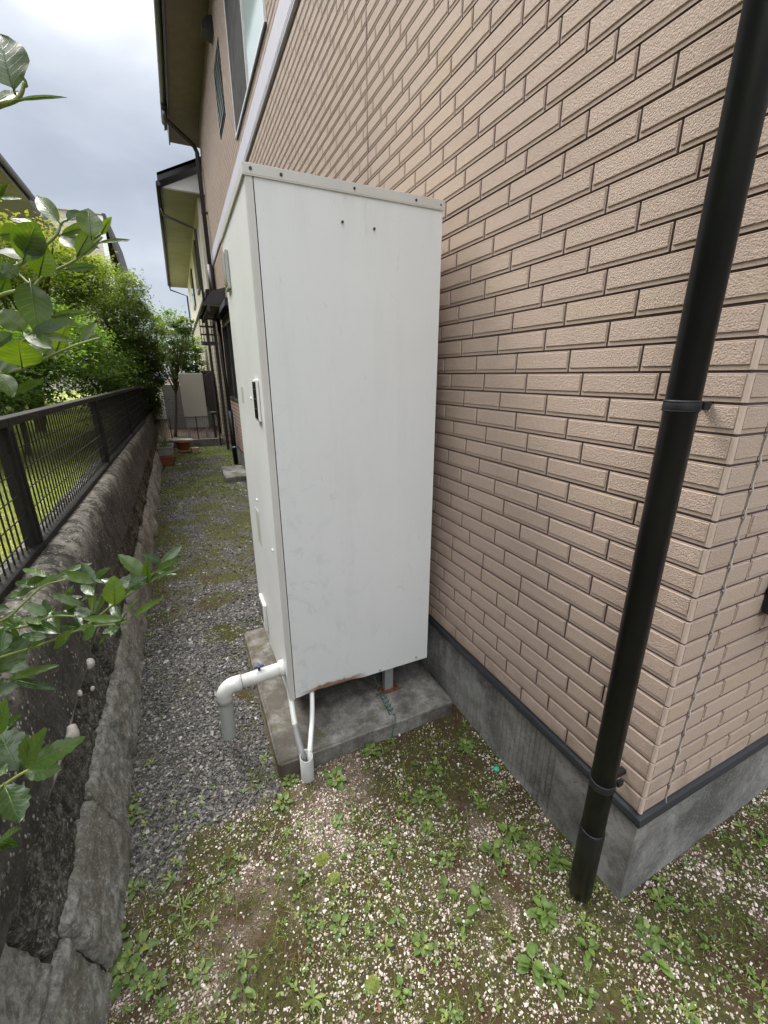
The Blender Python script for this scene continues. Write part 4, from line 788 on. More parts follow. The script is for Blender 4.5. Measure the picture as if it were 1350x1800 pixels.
M_GRASS = leafmat('grass_blades', [(.08, .12, .02), (.16, .23, .04), (.27, .33, .07), (.42, .42, .17)], .5, .4, .3)
n = 190000; x = RNG.uniform(-.44, 3.0, n); y = RNG.uniform(-.6, 1.6, n); m = moss(x, y); k = (RNG.random(n) < m * .95) & ~in_house(x, y) & ~((x > .16) & (x < 1.04) & (y > 1.4)); x, y = x[k], y[k]
tn = np.clip(fbm(x, y, 8, 3) * 1.3 - .25 + RNG.normal(0, .12, len(x)), 0, 1)
tag(blades(x, y, gz(x, y) - .001, RNG.uniform(.003, .008, len(x)), RNG.uniform(.0012, .0022, len(x)), .9, tn, 'moss', M_MOSS), 'low olive and brown moss carpet between the foreground pebbles', 'moss', kind='stuff')
n = 60000; x = RNG.uniform(-.5, 1.06, n); y = 1.4 + 9.6 * RNG.random(n) ** 1.3; k = (RNG.random(n) < moss(x, y) * zone(x, y) * .9) & ~((x > .155) & (y < 2.48)); x, y = x[k], y[k]
sc = .6 + .14 * y; tn = np.clip(fbm(x, y, 3, 3) * 1.5 - .3 + RNG.normal(0, .16, len(x)), 0, 1)
tag(blades(x, y, gz(x, y) - .001, RNG.uniform(.006, .020, len(x)) * sc, RNG.uniform(.0015, .0035, len(x)) * sc, 1.1, tn, 'grass', M_GRASS), 'patchy moss and short grass growing through the dark gravel path', 'grass', kind='stuff')
n = 4200; x = RNG.uniform(-.42, 2.4, n); y = RNG.uniform(-.1, 1.5, n); k = ~in_house(x, y) & ~((x > .15) & (x < 1.05) & (y > 1.38)) & (RNG.random(n) < .25 + moss(x, y)) & (RNG.random(n) < np.clip(1.1 - x * .4, .3, 1)); x, y = x[k], y[k]
cx_ = np.repeat(x, 3) + RNG.normal(0, .006, len(x) * 3); cy_ = np.repeat(y, 3) + RNG.normal(0, .006, len(x) * 3)
tag(blades(cx_, cy_, gz(cx_, cy_), RNG.uniform(.012, .04, len(cx_)), RNG.uniform(.001, .0022, len(cx_)), 1.3, RNG.random(len(cx_)), 'thin_grass', M_GRASS), 'sparse thin grass blades poking through the foreground moss', 'grass', kind='stuff')
n = 90000; x = -.8 - 5.2 * RNG.random(n) ** 1.2; y = 0.2 + 11 * RNG.random(n); z = np.full(n, .83)
tag(blades(x, y, z, RNG.uniform(.03, .10, n), RNG.uniform(.004, .009, n), 1.2, np.clip(fbm(x, y, 2, 3) * 1.5 - .1 + RNG.normal(0, .15, n), 0, 1), 'lawn_grass', leafmat('lawn_blades', [(.15, .19, .06), (.25, .29, .09), (.38, .40, .16), (.52, .50, .26)], .5, .4, .3)), 'bright green lawn of the raised garden behind the mesh fence', 'grass', kind='stuff')
M_TWIG = simple('twig_litter', (.12, .08, .05), .9, .4)
n = 1500; x = RNG.uniform(-.45, 2.4, n); y = RNG.uniform(-.1, 4.5, n); k = ~in_house(x, y) & ~((x > .15) & (x < 1.05) & (y > 1.38) & (y < 2.5)) & ~((x > .3) & (y > 1.5)); x, y = x[k], y[k]
tag(blades(x, y, gz(x, y) + .003, RNG.uniform(.008, .035, len(x)), RNG.uniform(.0008, .0022, len(x)), 1.33, RNG.random(len(x)), 'twig_litter', M_TWIG, .9), 'tiny brown twigs and leaf bits littering the gravel and moss', 'litter', kind='stuff')
# seedlings: tiny paired leaves
M_WEED = leafmat('weed_leaf', [(.085, .14, .035), (.12, .19, .05), (.18, .26, .065), (.30, .34, .09)], .45, .3, .4)
n = 2300; x = RNG.uniform(-.42, 2.4, n); y = RNG.uniform(.0, 1.5, n); k = ~in_house(x, y) & ~((x > .15) & (x < 1.05) & (y > 1.38)) & (RNG.random(n) < np.clip((fbm(x + 3, y, 3, 3) - .33) * 4, 0, 1)); x, y = x[k], y[k]; V = []; F = []; T = []; c = 0
for a, b in zip(x, y):
    r = random.uniform(.0035, .009); z = float(gz(a, b)) + random.uniform(.003, .012); th = random.random() * 6.3; tt = random.random()
    for q in range(random.choice((2, 3, 4, 4))):
        an = th + q * 1.57 + random.uniform(-.3, .3); d = np.array([math.cos(an), math.sin(an), random.uniform(.1, .5)]); e_ = np.array([-math.sin(an), math.cos(an), 0]) * r * .55; o_ = np.array([a, b, z])
        V += [o_, o_ + d * r * .9 + e_, o_ + d * r * 1.9, o_ + d * r * .9 - e_]; F.append((c, c + 1, c + 2, c + 3)); c += 4; T += [tt] * 4
tag(fast_mesh('seedlings', V, F, M_WEED, {'tint': T}), 'tiny green seedlings dotted among the pebbles', 'seedlings', kind='stuff')

# ------------------------------------------------------------------ leaf builder
def leaf_geo(L, W, ns=8, fold=.25, bend=.25, serr=0, shape=.5, wav=0, seed=0, nc=2):
    """leaf along +x, blade across y, normal +z. nc columns each side"""
    V = []; F = []
    for i in range(ns + 1):
        t_ = i / ns; w_ = (math.sin(math.pi * t_ ** (shape * 1.4)) ** .8 if 0 < t_ < 1 else 0) * W * .5 + .0001
        if serr and 0 < i < ns: w_ *= 1 + (serr if i % 2 else -serr * .6)
        xx = L * t_; zc = -bend * L * t_ * t_
        for k in range(-nc, nc + 1):
            q = k / nc; V.append((xx + (.0 if not serr else abs(q) * (i % 2) * L * .02), w_ * q, zc + fold * w_ * abs(q) ** 1.2 + wav * W * math.sin(i * 1.7 + seed + q * 2) * abs(q)))
    m = 2 * nc + 1
    for i in range(ns):
        for k in range(m - 1): F.append((i * m + k, (i + 1) * m + k, (i + 1) * m + k + 1, i * m + k + 1))
    return np.array(V), F
def place(V, base, d, nrm, roll=0):
    d = Vector(d).normalized(); nrm = Vector(nrm); nrm = (nrm - d * nrm.dot(d)).normalized(); s_ = nrm.cross(d)
    if roll: nrm = Matrix.Rotation(roll, 3, d) @ nrm; s_ = nrm.cross(d)
    return V @ np.array([list(d), list(s_), list(nrm)]) + np.array(base)
# weeds --------------------------------------------------------------------
def weed(kind, seed):
    random.seed(seed); mb = MB()
    if kind == 'r':      # round-leaved rosette
        n = random.randint(8, 11)
        for i in range(n):
            a = i * 2.4 + random.uniform(-.2, .2); L = .017 * (1.25 - .5 * i / n) * random.uniform(.85, 1.15); tl = .15 + .75 * i / n
            d = Vector((math.cos(a) * math.cos(tl), math.sin(a) * math.cos(tl), math.sin(tl))); st = d * L * .5
            V, F = leaf_geo(L, L * .68, 7, .22, .35, .06, .62, .09, i); mb.add(place(V, st + Vector((0, 0, .002)), d, (0, 0, 1)), F, at=.15 + .75 * i / n + random.uniform(-.1, .1), smooth=True)
            mb.tube([(0, 0, 0), tuple(st + Vector((0, 0, .002)))], .0006, 5, at=.9)
    elif kind == 'l':    # larger leaves in pairs
        n = random.randint(5, 7)
        for i in range(n):
            a = i * 2.1 + random.uniform(-.3, .3); L = .021 * (1.15 - .45 * i / n) * random.uniform(.85, 1.15); tl = .2 + .6 * i / n
            d = Vector((math.cos(a) * math.cos(tl), math.sin(a) * math.cos(tl), math.sin(tl))); st = Vector((0, 0, .004 + .002 * i)) + d * L * .35
            V, F = leaf_geo(L, L * .62, 7, .2, .4, .03, .60, .05, i); mb.add(place(V, st, d, (0, 0, 1)), F, at=.2 + .5 * random.random(), smooth=True); mb.tube([(0, 0, 0), tuple(st)], .0006, 5, at=.9)
    elif kind == 's':    # narrow spoon leaves, star-like
        n = random.randint(6, 9)
        for i in range(n):
            a = i * 2.4 + random.uniform(-.2, .2); L = .024 * (1.1 - .35 * i / n) * random.uniform(.8, 1.15); tl = .12 + .7 * i / n
            d = Vector((math.cos(a) * math.cos(tl), math.sin(a) * math.cos(tl), math.sin(tl)))
            V, F = leaf_geo(L, L * .30, 7, .3, .3, 0, 1.0, .03, i); mb.add(place(V, (0, 0, .002), d, (0, 0, 1)), F, at=.45 + .5 * random.random(), smooth=True)
    else:                # grass tuft
        for i in range(12):
            a = random.random() * 6.28; L = .03 * random.uniform(.6, 1.2); tl = random.uniform(.3, 1.2); d = Vector((math.cos(a) * math.cos(tl), math.sin(a) * math.cos(tl), math.sin(tl)))
            V, F = leaf_geo(L, .003, 7, .3, .5, 0, .9, 0, i); mb.add(place(V, (random.uniform(-.003, .003), random.uniform(-.003, .003), 0), d, (0, 0, 1)), F, at=.5 + .4 * random.random(), smooth=True)
    return mb
NAME = {'r': 'rosette_weed', 'l': 'broadleaf_weed', 's': 'star_weed', 'g': 'grass_tuft'}
protos = {}; WO = []
def zone_label(x, y, s, k):
    kd = {'r': 'crinkled rosette weed', 'l': 'broad-leaved weed', 's': 'star-shaped weed', 'g': 'tuft of thin grass'}[k]
    sz = 'large' if s >= 2.6 else 'medium' if s >= 1.9 else 'small'
    if x < -.1 and y < 1.45: wh_ = 'beside the stone retaining wall'
    elif x < .1 and y >= 1.45: wh_ = 'in the dark gravel path'
    elif y > 1.22: wh_ = 'against the heater pad'
    elif x > 1.15 and y < .5: wh_ = 'right of the house corner'
    elif x > .85: wh_ = 'along the grey foundation'
    elif y > .85: wh_ = 'in pale gravel before the pad'
    elif x > .6: wh_ = 'left of the black drainpipe'
    else: wh_ = 'in pebbly moss at the bottom'
    return f'{sz} {kd} {wh_}'
for i, (x, y, s, k) in enumerate(WEEDS):
    if in_house(x, y) or (.165 < x < 1.035 and y > 1.405): y -= .04
    v = (k, i % 3)
    if v not in protos: protos[v] = weed(k, 31 * i + 5).build(NAME[k], M_WEED); o = protos[v]
    else: o = protos[v].copy(); C.objects.link(o)
    o.location = (x, y, float(gz(x, y))); random.seed(i); o.rotation_euler = (random.uniform(-.12, .12), random.uniform(-.12, .12), random.random() * 6.28); q = s * random.uniform(.80, 1.0) * (.80 if s < 2.3 else .70); o.scale = (q, q, q * .9)
    lb = zone_label(x, y, s, k); tag(o, lb, 'weed', lb); WO.append((lb, o, x, y))
random.seed(77)
def cam_u(x, y): p = cam.matrix_world.inverted() @ Vector((x, y, 0)); return p.x / -p.z
ORD = ['leftmost', 'second from left', 'third from left', 'fourth from left', 'fifth from left', 'sixth from left', 'seventh from left', 'eighth from left', 'ninth from left', 'tenth from left']
NUM = 'zero one two three four five six seven eight nine ten'.split()
for lb in sorted({q[0] for q in WO}):
    g = sorted([q for q in WO if q[0] == lb], key=lambda q: cam_u(q[2], q[3])); plural = lb.replace('weed ', 'weeds ').replace('tuft of', 'tufts of')
    for i, q in enumerate(g):
        q[1]['group'] = plural
        if len(g) > 1: q[1]['label'] = (f'{"left" if i == 0 else "right"} one of the two {plural}' if len(g) == 2 else f'{ORD[i]} of the {NUM[len(g)]} {plural}')
# moss cushions of yellow green
for i, (x, y, r, lb) in enumerate([(.235, 1.03, .022, 'yellow-green moss cushion in the pale gravel below the conduit stub'), (.255, .955, .018, 'smaller yellow-green moss cushion just in front of another one'), (.27, .66, .018, 'yellow-green moss cushion at the bottom of the photo'), (.03, 2.62, .12, 'wide flat green moss patch in the dark gravel path left of the heater')]):
    n = int(2500 * (1 if r < .05 else 3)); a = RNG.random(n) * 6.28; q = r * np.sqrt(RNG.random(n)); xx = x + q * np.cos(a) * 1.1; yy = y + q * np.sin(a); hh = gz(xx, yy) + (.35 if r < .05 else .04) * r * np.sqrt(np.clip(1 - (q / r) ** 2, 0, 1))
    o = blades(xx - x, yy - y, hh, RNG.uniform(.003, .007, n), RNG.uniform(.0009, .0018, n), 1, RNG.uniform(.7, 1, n), 'moss_cushion', M_GRASS if r < .05 else M_MOSS); o.location = (x, y, 0); tag(o, lb, 'moss')
# fallen leaves
M_DEAD = leafmat('dead_leaf', [(.22, .10, .06), (.35, .20, .12)], .7, .2, .2)
for (x, y, L, an, lb) in [(.262, .60, .022, 1.2, 'curled reddish dead leaf on the pebbles at bottom centre'), (-.33, 3.25, .035, .4, 'pale brown dead leaf on the gravel beside the stone wall'), (-.17, .95, .02, 2, 'brown dead leaf among weeds at lower left')]:
    V, F = leaf_geo(L, L * .5, 6, .9, .3, 0, .7, .05); o = MB().add(place(V, (0, 0, .006), (math.cos(an), math.sin(an), .05), (0.2, 0, 1)), F, smooth=True).build('dead_leaf', M_DEAD); o.location = (x, y, float(gz(x, y))); tag(o, lb, 'leaf')

# ------------------------------------------------------------------ holly shrub, branches reaching in from the left
M_HOLLY = leafmat('holly_leaf', [(.022, .050, .012), (.030, .065, .015), (.045, .085, .02), (.07, .12, .025)], .24, .32, .55, True, (3.0, 2.8, .55))
M_HOLLYU = leafmat('holly_leaf_backlit', [(.018, .040, .010), (.030, .060, .014), (.045, .080, .018), (.065, .105, .022)], .34, .50, .45, True, (3.6, 3.4, .35))
hs = tag(empty('holly_shrub', (-.95, .10, .83)), 'holly shrub whose glossy leafy branches reach in from the left edge of the photo', 'shrub')
def hsh(o): o.location = -hs.location; return o
hsh(MB().tube(spline([(-.95, .10, .80), (-.93, .14, 1.3), (-.97, .2, 1.8), (-.95, .25, 2.4)]), [.03 - .0007 * i for i in range(25)], 10).build('trunk', M_BARK, hs))
EYE = Vector((0, 0, 1.62))
def branchset(LF, BR, mat, nm, face, lab, serr, jitter=.7, extra=0):
    bm_ = MB()
    for b in BR:
        P = [Vector(p) for p in b]
        if P[0].x < -.18 * 1 or True:
            pass
        Q = spline(P, 6); r0 = .0016 if len(P) < 4 else .0024
        bm_.tube(Q, [r0 * (1 - .55 * i / len(Q)) for i in range(len(Q))], 7, at=.5)
    P0 = Vector(BR[0][0]); tk = Vector((-.95, .18, 1.25 if P0.z < 1.5 else 1.9)); bm_.tube(spline([tk, (tk + P0) / 2 + Vector((0, 0, .03)), P0], 8), [.006 - .0002 * i for i in range(17)], 8, at=.3)
    bo = bm_.build('branch', M_STEM, hs); bo['label'] = lab; hsh(bo)
    mb = MB(); ex = []
    for (b, t_, w_) in LF:
        if extra and random.random() < extra:
            a = Vector(b); c_ = Vector(t_) - a; ax = (EYE - a).normalized(); c_ = Matrix.Rotation(random.choice((-1, 1)) * random.uniform(.5, 1.1), 3, ax) @ c_ * random.uniform(.75, 1.0)
            a = a + (a - EYE).normalized() * random.uniform(.01, .05); ex.append((list(a), list(a + c_ + ax * random.uniform(-.02, .02)), w_ * .9))
    for i, (b, t_, w_) in enumerate(list(LF) + ex):
        b = Vector(b); t_ = Vector(t_); L = (t_ - b).length; L = min(L, .095) * 1.08; d = (t_ - b).normalized(); mid = (b + t_) / 2
        nn = (EYE - mid).normalized() * face + Vector((random.uniform(-1, 1), random.uniform(-1, 1), random.uniform(-.3, 1))) * jitter * .55 + Vector((0, 0, .35))
        w_ = max(w_, .010) if L > .05 or w_ > .006 else w_; V, F = leaf_geo(L, w_ * 1.02, 12 if serr else 10, .16, random.uniform(.08, .22), serr if i % 3 else serr * .6, .62, .03, i, 3)
        m_ = 7; ii = np.arange(len(V)); mb.add(place(V, b, d, nn), F, at=random.random(), smooth=True, lu=np.stack([(ii // m_) / (len(V) // m_ - 1), (ii % m_ - 3) / 3, np.zeros(len(V))], 1))
        # midrib and stalk
        mb.tube([tuple(place(np.array([[L * q, 0, -.15 * L * q * q - .0002]]), b, d, nn)[0]) for q in (-.08, .3, .6, .9)], [.0008, .0006, .0004, .0002], 5, at=1.)
    q = mb.build('leaves', mat, bo); return q
random.seed(5)
branchset(UP_L, UP_B, M_HOLLYU, 'u', 1.0, 'upper holly branches seen from below against sky and garden, broad yellow-green leaves', .0, .45, .2)
branchset(BIG_L, BIG_B, M_HOLLYU, 'b', .8, 'topmost twig with one big leaf and bud cut by the left edge', .0)
branchset(MID_L, MID_B, M_HOLLY, 'm', .75, 'middle holly branches over the stone wall with small shiny spiny leaves', .07, .75, .7)
branchset(LOW_L, LOW_B, M_HOLLY, 'l', .8, 'lowest holly twig with large spiny dark leaves at the lower left edge', .13, .6, .5)

# ------------------------------------------------------------------ trees and shrubs beyond
def crown_mesh(name, blobs, n, leaf, mat, parent, clump=260, tshift=0., asp=.5, droop=0.):
    w_ = np.array([b[2] for b in blobs], float); w_ /= w_.sum(); which = RNG.choice(len(blobs), clump, p=w_)
    c = np.array([blobs[k][0] for k in which]); r = np.array([blobs[k][1] for k in which]); u = RNG.normal(size=(clump, 3)); u /= np.linalg.norm(u, axis=1)[:, None]
    cc = c + u * r * (RNG.random((clump, 1)) ** .28); cs = RNG.uniform(.06, .17, clump) * np.mean(r, 1) * 1.25; ct = np.clip(.35 + .4 * u[:, 2] + RNG.normal(0, .2, clump), 0, 1)
    k = RNG.integers(0, clump, n); p = cc[k] + RNG.normal(size=(n, 3)) * cs[k][:, None] * np.array([1, 1, .55])
    a = RNG.random(n) * 2 * np.pi; el_ = RNG.normal(-droop, .45, n); d = np.stack([np.cos(a) * np.cos(el_), np.sin(a) * np.cos(el_), np.sin(el_)], 1); s_ = np.stack([-np.sin(a), np.cos(a), RNG.normal(0, .35, n)], 1); nn = np.cross(d, s_)
    L = leaf * RNG.uniform(.6, 1.3, n)[:, None]; W = L * asp * .5
    V = np.stack([p, p + d * L * .45 + s_ * W + nn * L * .08, p + d * L, p + d * L * .45 - s_ * W + nn * L * .08], 1).reshape(-1, 3); o = (np.arange(n) * 4)[:, None]
    F = np.concatenate([np.array([[0, 1, 2]]) + o, np.array([[0, 2, 3]]) + o]); tt = np.clip(ct[k] + RNG.normal(0, .13, n) + tshift, 0, 1)
    return fast_mesh(name, V, F, mat, {'tint': np.repeat(tt, 4)}, parent=parent), cc
def tree(name, base, blobs, n, leaf, mat, label, cat='tree', trunk=.05, clump=260, lean=(0, 0), asp=.5, group=None, limbs=9, tshift=0., droop=.1):
    root = tag(empty(name, base), label, cat, group); b = Vector(base); bl = [((c[0] - b.x, c[1] - b.y, c[2] - b.z), r, w_) for c, r, w_ in blobs]
    _, cc = crown_mesh('crown', bl, n, leaf, mat, root, clump, tshift, asp, droop)
    top = Vector(np.mean([q[0] for q in bl], 0)); mb = MB(); fork = Vector((top.x * .6 + lean[0], top.y * .5 + lean[1], top.z * .55))
    mb.tube(spline([(0, 0, -.05), (fork.x * .45 + .02, fork.y * .5, fork.z * .5), tuple(fork)], 5), [trunk * (1 - .045 * i) for i in range(11)], 9)
    mb.build('trunk', M_BARK, root); lb = MB()
    for i in range(limbs):
        e_ = Vector(cc[RNG.integers(0, len(cc))]); m_ = (fork + e_) / 2 + Vector((random.uniform(-.08, .08), random.uniform(-.08, .08), random.uniform(-.02, .15))) 
        lb.tube(spline([tuple(fork * random.uniform(.8, 1)), tuple(m_), tuple(e_)], 4), [trunk * .45 * (1 - .1 * q) for q in range(9)], 6)
    lb.build('limbs', M_BARK, root); return root
LM_Y = leafmat('maple_leaf', [(.07, .115, .022), (.14, .20, .035), (.24, .27, .06), (.33, .24, .09)], .5, .5, .3)
LM_L = leafmat('lime_leaf', [(.05, .09, .022), (.09, .155, .034), (.16, .25, .05), (.25, .34, .08)], .4, .5, .4)
LM_D = leafmat('dark_evergreen_leaf', [(.035, .06, .018), (.06, .10, .028), (.11, .155, .04), (.20, .24, .065)], .35, .42, .5)
LM_M = leafmat('mid_green_leaf', [(.035, .07, .018), (.065, .12, .025), (.12, .19, .04), (.20, .27, .06)], .4, .45, .4)
tree('maple_tree', (-1.9, 7.6, .83), [((-1.55, 7.4, 3.0), (.85, 1.2, .45), 2), ((-2.3, 7.8, 2.8), (1.2, 1.4, .6), 2), ((-1.2, 8.2, 3.05), (.55, .8, .35), 1.2)], 22000, .055, LM_Y, 'yellow-green maple with orange-tinged top, behind the upper holly leaves', 'tree', .07, 380, tshift=.05)
tree('evergreen_tree', (-1.0, 10.0, .83), [((-.80, 9.8, 2.75), (.5, .9, .85), 3), ((-.62, 10.6, 2.4), (.42, .7, .85), 2.4), ((-1.1, 9.4, 2.3), (.6, 1.0, .7), 1.6), ((-.50, 10.6, 1.9), (.34, .6, .5), 1.3)], 30000, .065, LM_D, 'tall dark narrow-leaved evergreen leaning over the far end of the fence', 'tree', .06, 420, asp=.32, tshift=.12, limbs=14)
tree('lime_green_shrub', (-1.5, 5.4, .83), [((-1.35, 5.0, 1.75), (.55, .7, .45), 2), ((-1.1, 5.9, 1.95), (.42, .8, .38), 2), ((-1.9, 5.2, 1.7), (.6, .8, .5), 1)], 17000, .045, LM_L, 'light lime-green shrub with layered twigs just behind the mesh fence', 'shrub', .03, 320, tshift=.1, limbs=16)
tree('dark_shrub', (-2.2, 4.6, .83), [((-2.1, 4.4, 1.35), (.7, .7, .4), 1), ((-2.9, 5.2, 1.5), (.8, .8, .6), 1)], 10000, .05, LM_D, 'low dark shrub at the left edge beyond the fence', 'shrub', .03, 200)
tree('fence_shrub', (-1.0, 8.0, .83), [((-1.0, 7.6, 1.5), (.3, 1.0, .5), 2), ((-.85, 9.0, 1.6), (.26, .9, .6), 2)], 15000, .05, LM_M, 'mid-green shrub leaning on the far half of the mesh fence', 'shrub', .03, 280, tshift=-.05)
tree('drooping_shrub', (-.85, 10.4, .5), [((-.62, 10.3, 1.3), (.20, .6, .7), 1)], 7000, .055, LM_D, 'dark drooping bush swallowing the far end of the fence', 'shrub', .03, 130, tshift=-.1)
tree('small_tree', (-.30, 13.3, 0), [((.0, 13.2, 2.5), (.36, .6, .7), 2), ((-.2, 13.2, 1.9), (.3, .5, .4), 1), ((.30, 13.0, 2.9), (.26, .4, .3), .8)], 5200, .075, LM_D, 'small twiggy tree with forked bare trunk behind the beige cabinet', 'tree', .05, 110, asp=.4, tshift=.15, limbs=12)
tree('bright_tree', (-.4, 16.5, 0), [((-.3, 16.5, 2.7), (.8, .8, 1.0), 1), ((.4, 16.6, 2.2), (.5, .8, .8), 1)], 9000, .09, LM_L, 'bright sunlit yellow-green tree glimpsed behind the small twiggy tree', 'tree', .05, 130)
tree('background_tree', (-3.2, 12.5, .6), [((-2.8, 12.0, 2.5), (1.3, 1.3, 1.1), 2), ((-4.2, 11, 2.2), (1.4, 1.6, 1.2), 2), ((-1.7, 12.8, 2.4), (.8, 1, 1.2), 1)], 22000, .09, LM_D, 'dense dark tree filling the gap behind the maple', 'tree', .08, 350)
tree('garden_conifer', (-1.45, 3.55, .83), [((-1.45, 3.55, 1.15), (.12, .12, .22), 1)], 3000, .03, LM_L, 'tiny feathery bright green conifer seedling left of the fence', 'plant', .008, 50, asp=.2, limbs=5, tshift=.2)
tree('thin_foliage_tree', (-5.6, 7.5, .6), [((-5.2, 7.4, 2.2), (1.3, 1.8, 1.2), 1)], 9000, .08, LM_M, 'mid-green tree farther left in the neighbouring garden', 'tree', .06, 160)

# ------------------------------------------------------------------ other houses
def part(mb, name, m, root, lab=None):
    o = mb.build(name, m, root); o.location = -root.location
    if lab: o['label'] = lab
    return o
h2 = tag(empty('cream_house', (.98, 12.8, 0)), 'cream and stone-clad neighbouring house farther back with olive soffit and white gable end', 'house')
part(MB().box(.98, 12.9, 3.72, 6, 24.5, 5.78), 'upper_wall', M_CREAM, h2); part(MB().box(.96, 12.88, -.1, 6, 24.55, 3.66), 'lower_wall', M_STONE2, h2)
part(MB().box(.93, 12.86, 3.60, 6, 24.57, 3.74), 'band', M_SHUT, h2)
part(MB().box(.24, 12.72, 5.76, 1.1, 25.3, 5.79), 'soffit', M_SOFF2, h2); part(MB().box(.20, 12.70, 5.72, .24, 25.3, 5.93), 'fascia', M_TRIM, h2)
part(MB().prism([(.24, 5.795), (1.6, 6.45), (1.6, 5.795)], 1, 12.74, 12.78), 'gable_end', M_FRAMEW, h2)
part(MB().prism([(.16, 5.86), (1.75, 6.62), (1.75, 6.78), (.16, 6.02)], 1, 12.60, 12.72), 'barge_board', M_TRIM, h2)
part(MB().prism([(.16, 5.96), (3.2, 7.40), (3.2, 7.46), (.16, 6.02)], 1, 12.60, 25.4), 'roof', M_ROOF, h2)
part(MB().tube([(.16, 12.6, 5.82), (.16, 25.3, 5.82)], .05, 10), 'gutter', M_GUT, h2)
part(MB().tube([(.17, 14.1, 5.78), (.2, 14.1, 5.62), (.90, 13.6, 5.25), (.92, 13.6, 0)], .035, 8), 'drainpipe', M_GUT, h2)
part(MB().tube([(.17, 24.8, 5.78), (.2, 24.8, 5.55), (.90, 24.6, 5.3), (.92, 24.6, 0)], .035, 8), 'drainpipe', M_GUT, h2)
for (y0, y1, z0, z1) in ((15.2, 16.6, 4.15, 5.4), (19, 20.4, 4.15, 5.4)):
    q = part(MB().box(.93, y0, z0, .99, y1, z1), 'window', M_BROWN, h2); MB().box(.925, y0 + .06, z0 + .06, .935, y1 - .06, z1 - .06).build('pane', M_GLASSD, q)
part(MB().box(.60, 13.6, .75, .92, 14.6, 1.75), 'wall_unit', M_BROWN, h2)
h3 = tag(empty('dark_eaves_house', (-4.6, 2, .5)), 'neighbouring house at left with dark brown eaves and gutter cut by the left edge', 'house')
part(MB().box(-11, -3, .5, -4.6, 18.6, 6.95), 'wall', simple('dark_taupe_wall', (.10, .085, .07), .8), h3)
part(MB().box(-4.7, -4, 6.93, -3.6, 19.2, 6.97), 'soffit', M_SOFF, h3); part(MB().box(-3.6, -4, 6.90, -3.56, 19.2, 7.16), 'fascia', M_GUT, h3)
part(MB().tube([(-3.49, -4, 7.06), (-3.49, 19.3, 7.06)], .08, 10), 'gutter', M_GUT, h3); part(MB().prism([(-3.5, 7.14), (-8, 9.2), (-8, 9.28), (-3.5, 7.24)], 1, -4, 19.3), 'roof', M_ROOF, h3)
part(MB().add([(-3.62, 19.2, 6.95), (-5.1, 19.2, 6.95), (-5.1, 22.2, 6.5), (-3.4, 22.2, 6.5), (-3.62, 19.2, 7.2), (-5.1, 19.2, 7.5), (-5.1, 22.2, 7.1), (-3.4, 22.2, 6.87)], [(0, 1, 2, 3), (4, 5, 6, 7), (0, 3, 7, 4), (2, 3, 7, 6), (1, 2, 6, 5)]), 'porch_eave', M_GUT, h3)
for (y0, z0) in ((6, 2.6), (9, 2.6)): q = part(MB().box(-4.63, y0, z0, -4.57, y0 + 1.5, z0 + 1.3), 'window', M_BROWN, h3); MB().box(-4.58, y0 + .06, z0 + .06, -4.56, y0 + 1.44, z0 + 1.24).build('pane', M_GLASSD, q)
h4 = tag(empty('grey_gable_house', (-4, 30, 0)), 'pale grey house wall with fine horizontal siding seen above the maple', 'house')
t = NT('grey_lap_siding'); zf = t.math('FRACT', t.math('MULTIPLY', t.xyz()[2], 5)); M_LAP = t.fin(t.mix(t.mr(zf, 0, .15, 1, 0), (.50, .47, .43), (.22, .20, .19)), .8)
part(MB().box(-11, 30, 0, -2.55, 38, 9.75), 'wall', M_LAP, h4); part(MB().prism([(-2.55, 9.8), (-2.1, 7.2), (-2.0, 7.2), (-2.38, 9.8)], 1, 29.9, 38), 'lean_roof', M_ROOF, h4)
part(MB().box(-11.1, 29.9, 9.75, -2.5, 38.1, 9.80), 'roof', M_LAP, h4); part(MB().box(-2.75, 29.96, 0, -2.52, 30.0, 9.7), 'corner_board', M_FRAMEW, h4)

# ------------------------------------------------------------------ far end of the path
kb = MB().box(-.55, 11.08, -.05, .80, 11.2, .165, .006).build('low_kerb_wall', M_KERB); tag(kb, 'low concrete kerb wall closing the far end of the path', 'wall')
wf = tag(empty('wire_fence', (-.32, 11.14, .165)), 'short dark wire mesh fence on the low kerb at the far end', 'fence')
for x in (0, .57): MB().box(x - .011, -.011, 0, x + .011, .011, .54).build('post', M_BROWN, wf)
mb = MB(); [mb.box(x, -.002, .03, x + .0035, .002, .52) for x in np.arange(-.2, 1.05, .05)]; [mb.box(-.2, -.004, z, 1.05, -.0005, z + .0035) for z in (.03, .08, .28, .47, .52)]; mb.build('mesh_panel', M_BROWN, wf)
bc = tag(empty('beige_cabinet', (.28, 12.15, 0)), 'tall beige metal water tank cabinet standing behind the wire fence', 'water heater')
MB().box(-.275, -.15, .62, .275, .45, 1.68, .012).build('body', M_BEIGE, bc); MB().box(-.26, -.13, .34, .275, .44, .612, .006).build('base_panel', simple('beige_base', (.33, .31, .28), .6), bc)
[MB().box(x, y, 0, x + .05, y + .05, .34).build('leg', M_STEEL, bc) for x in (-.24, .2) for y in (-.1, .35)]
ac = tag(empty('dark_pipe_cover', (.70, 12.2, 0)), 'dark brown boxed pipe cover beside the beige cabinet', 'pipe cover')
MB().prism([(-.10, .75), (.10, .60), (.12, 1.62), (.06, 1.72), (-.10, 1.62)], 1, -.1, .2).build('cover', M_BROWN, ac); MB().box(-.03, -.05, 0, .03, .05, .75).build('duct', M_BROWN, ac); MB().tube([(-.1, -.12, .72), (.12, -.12, .72)], .012, 8).build('tap', M_STEEL, ac)
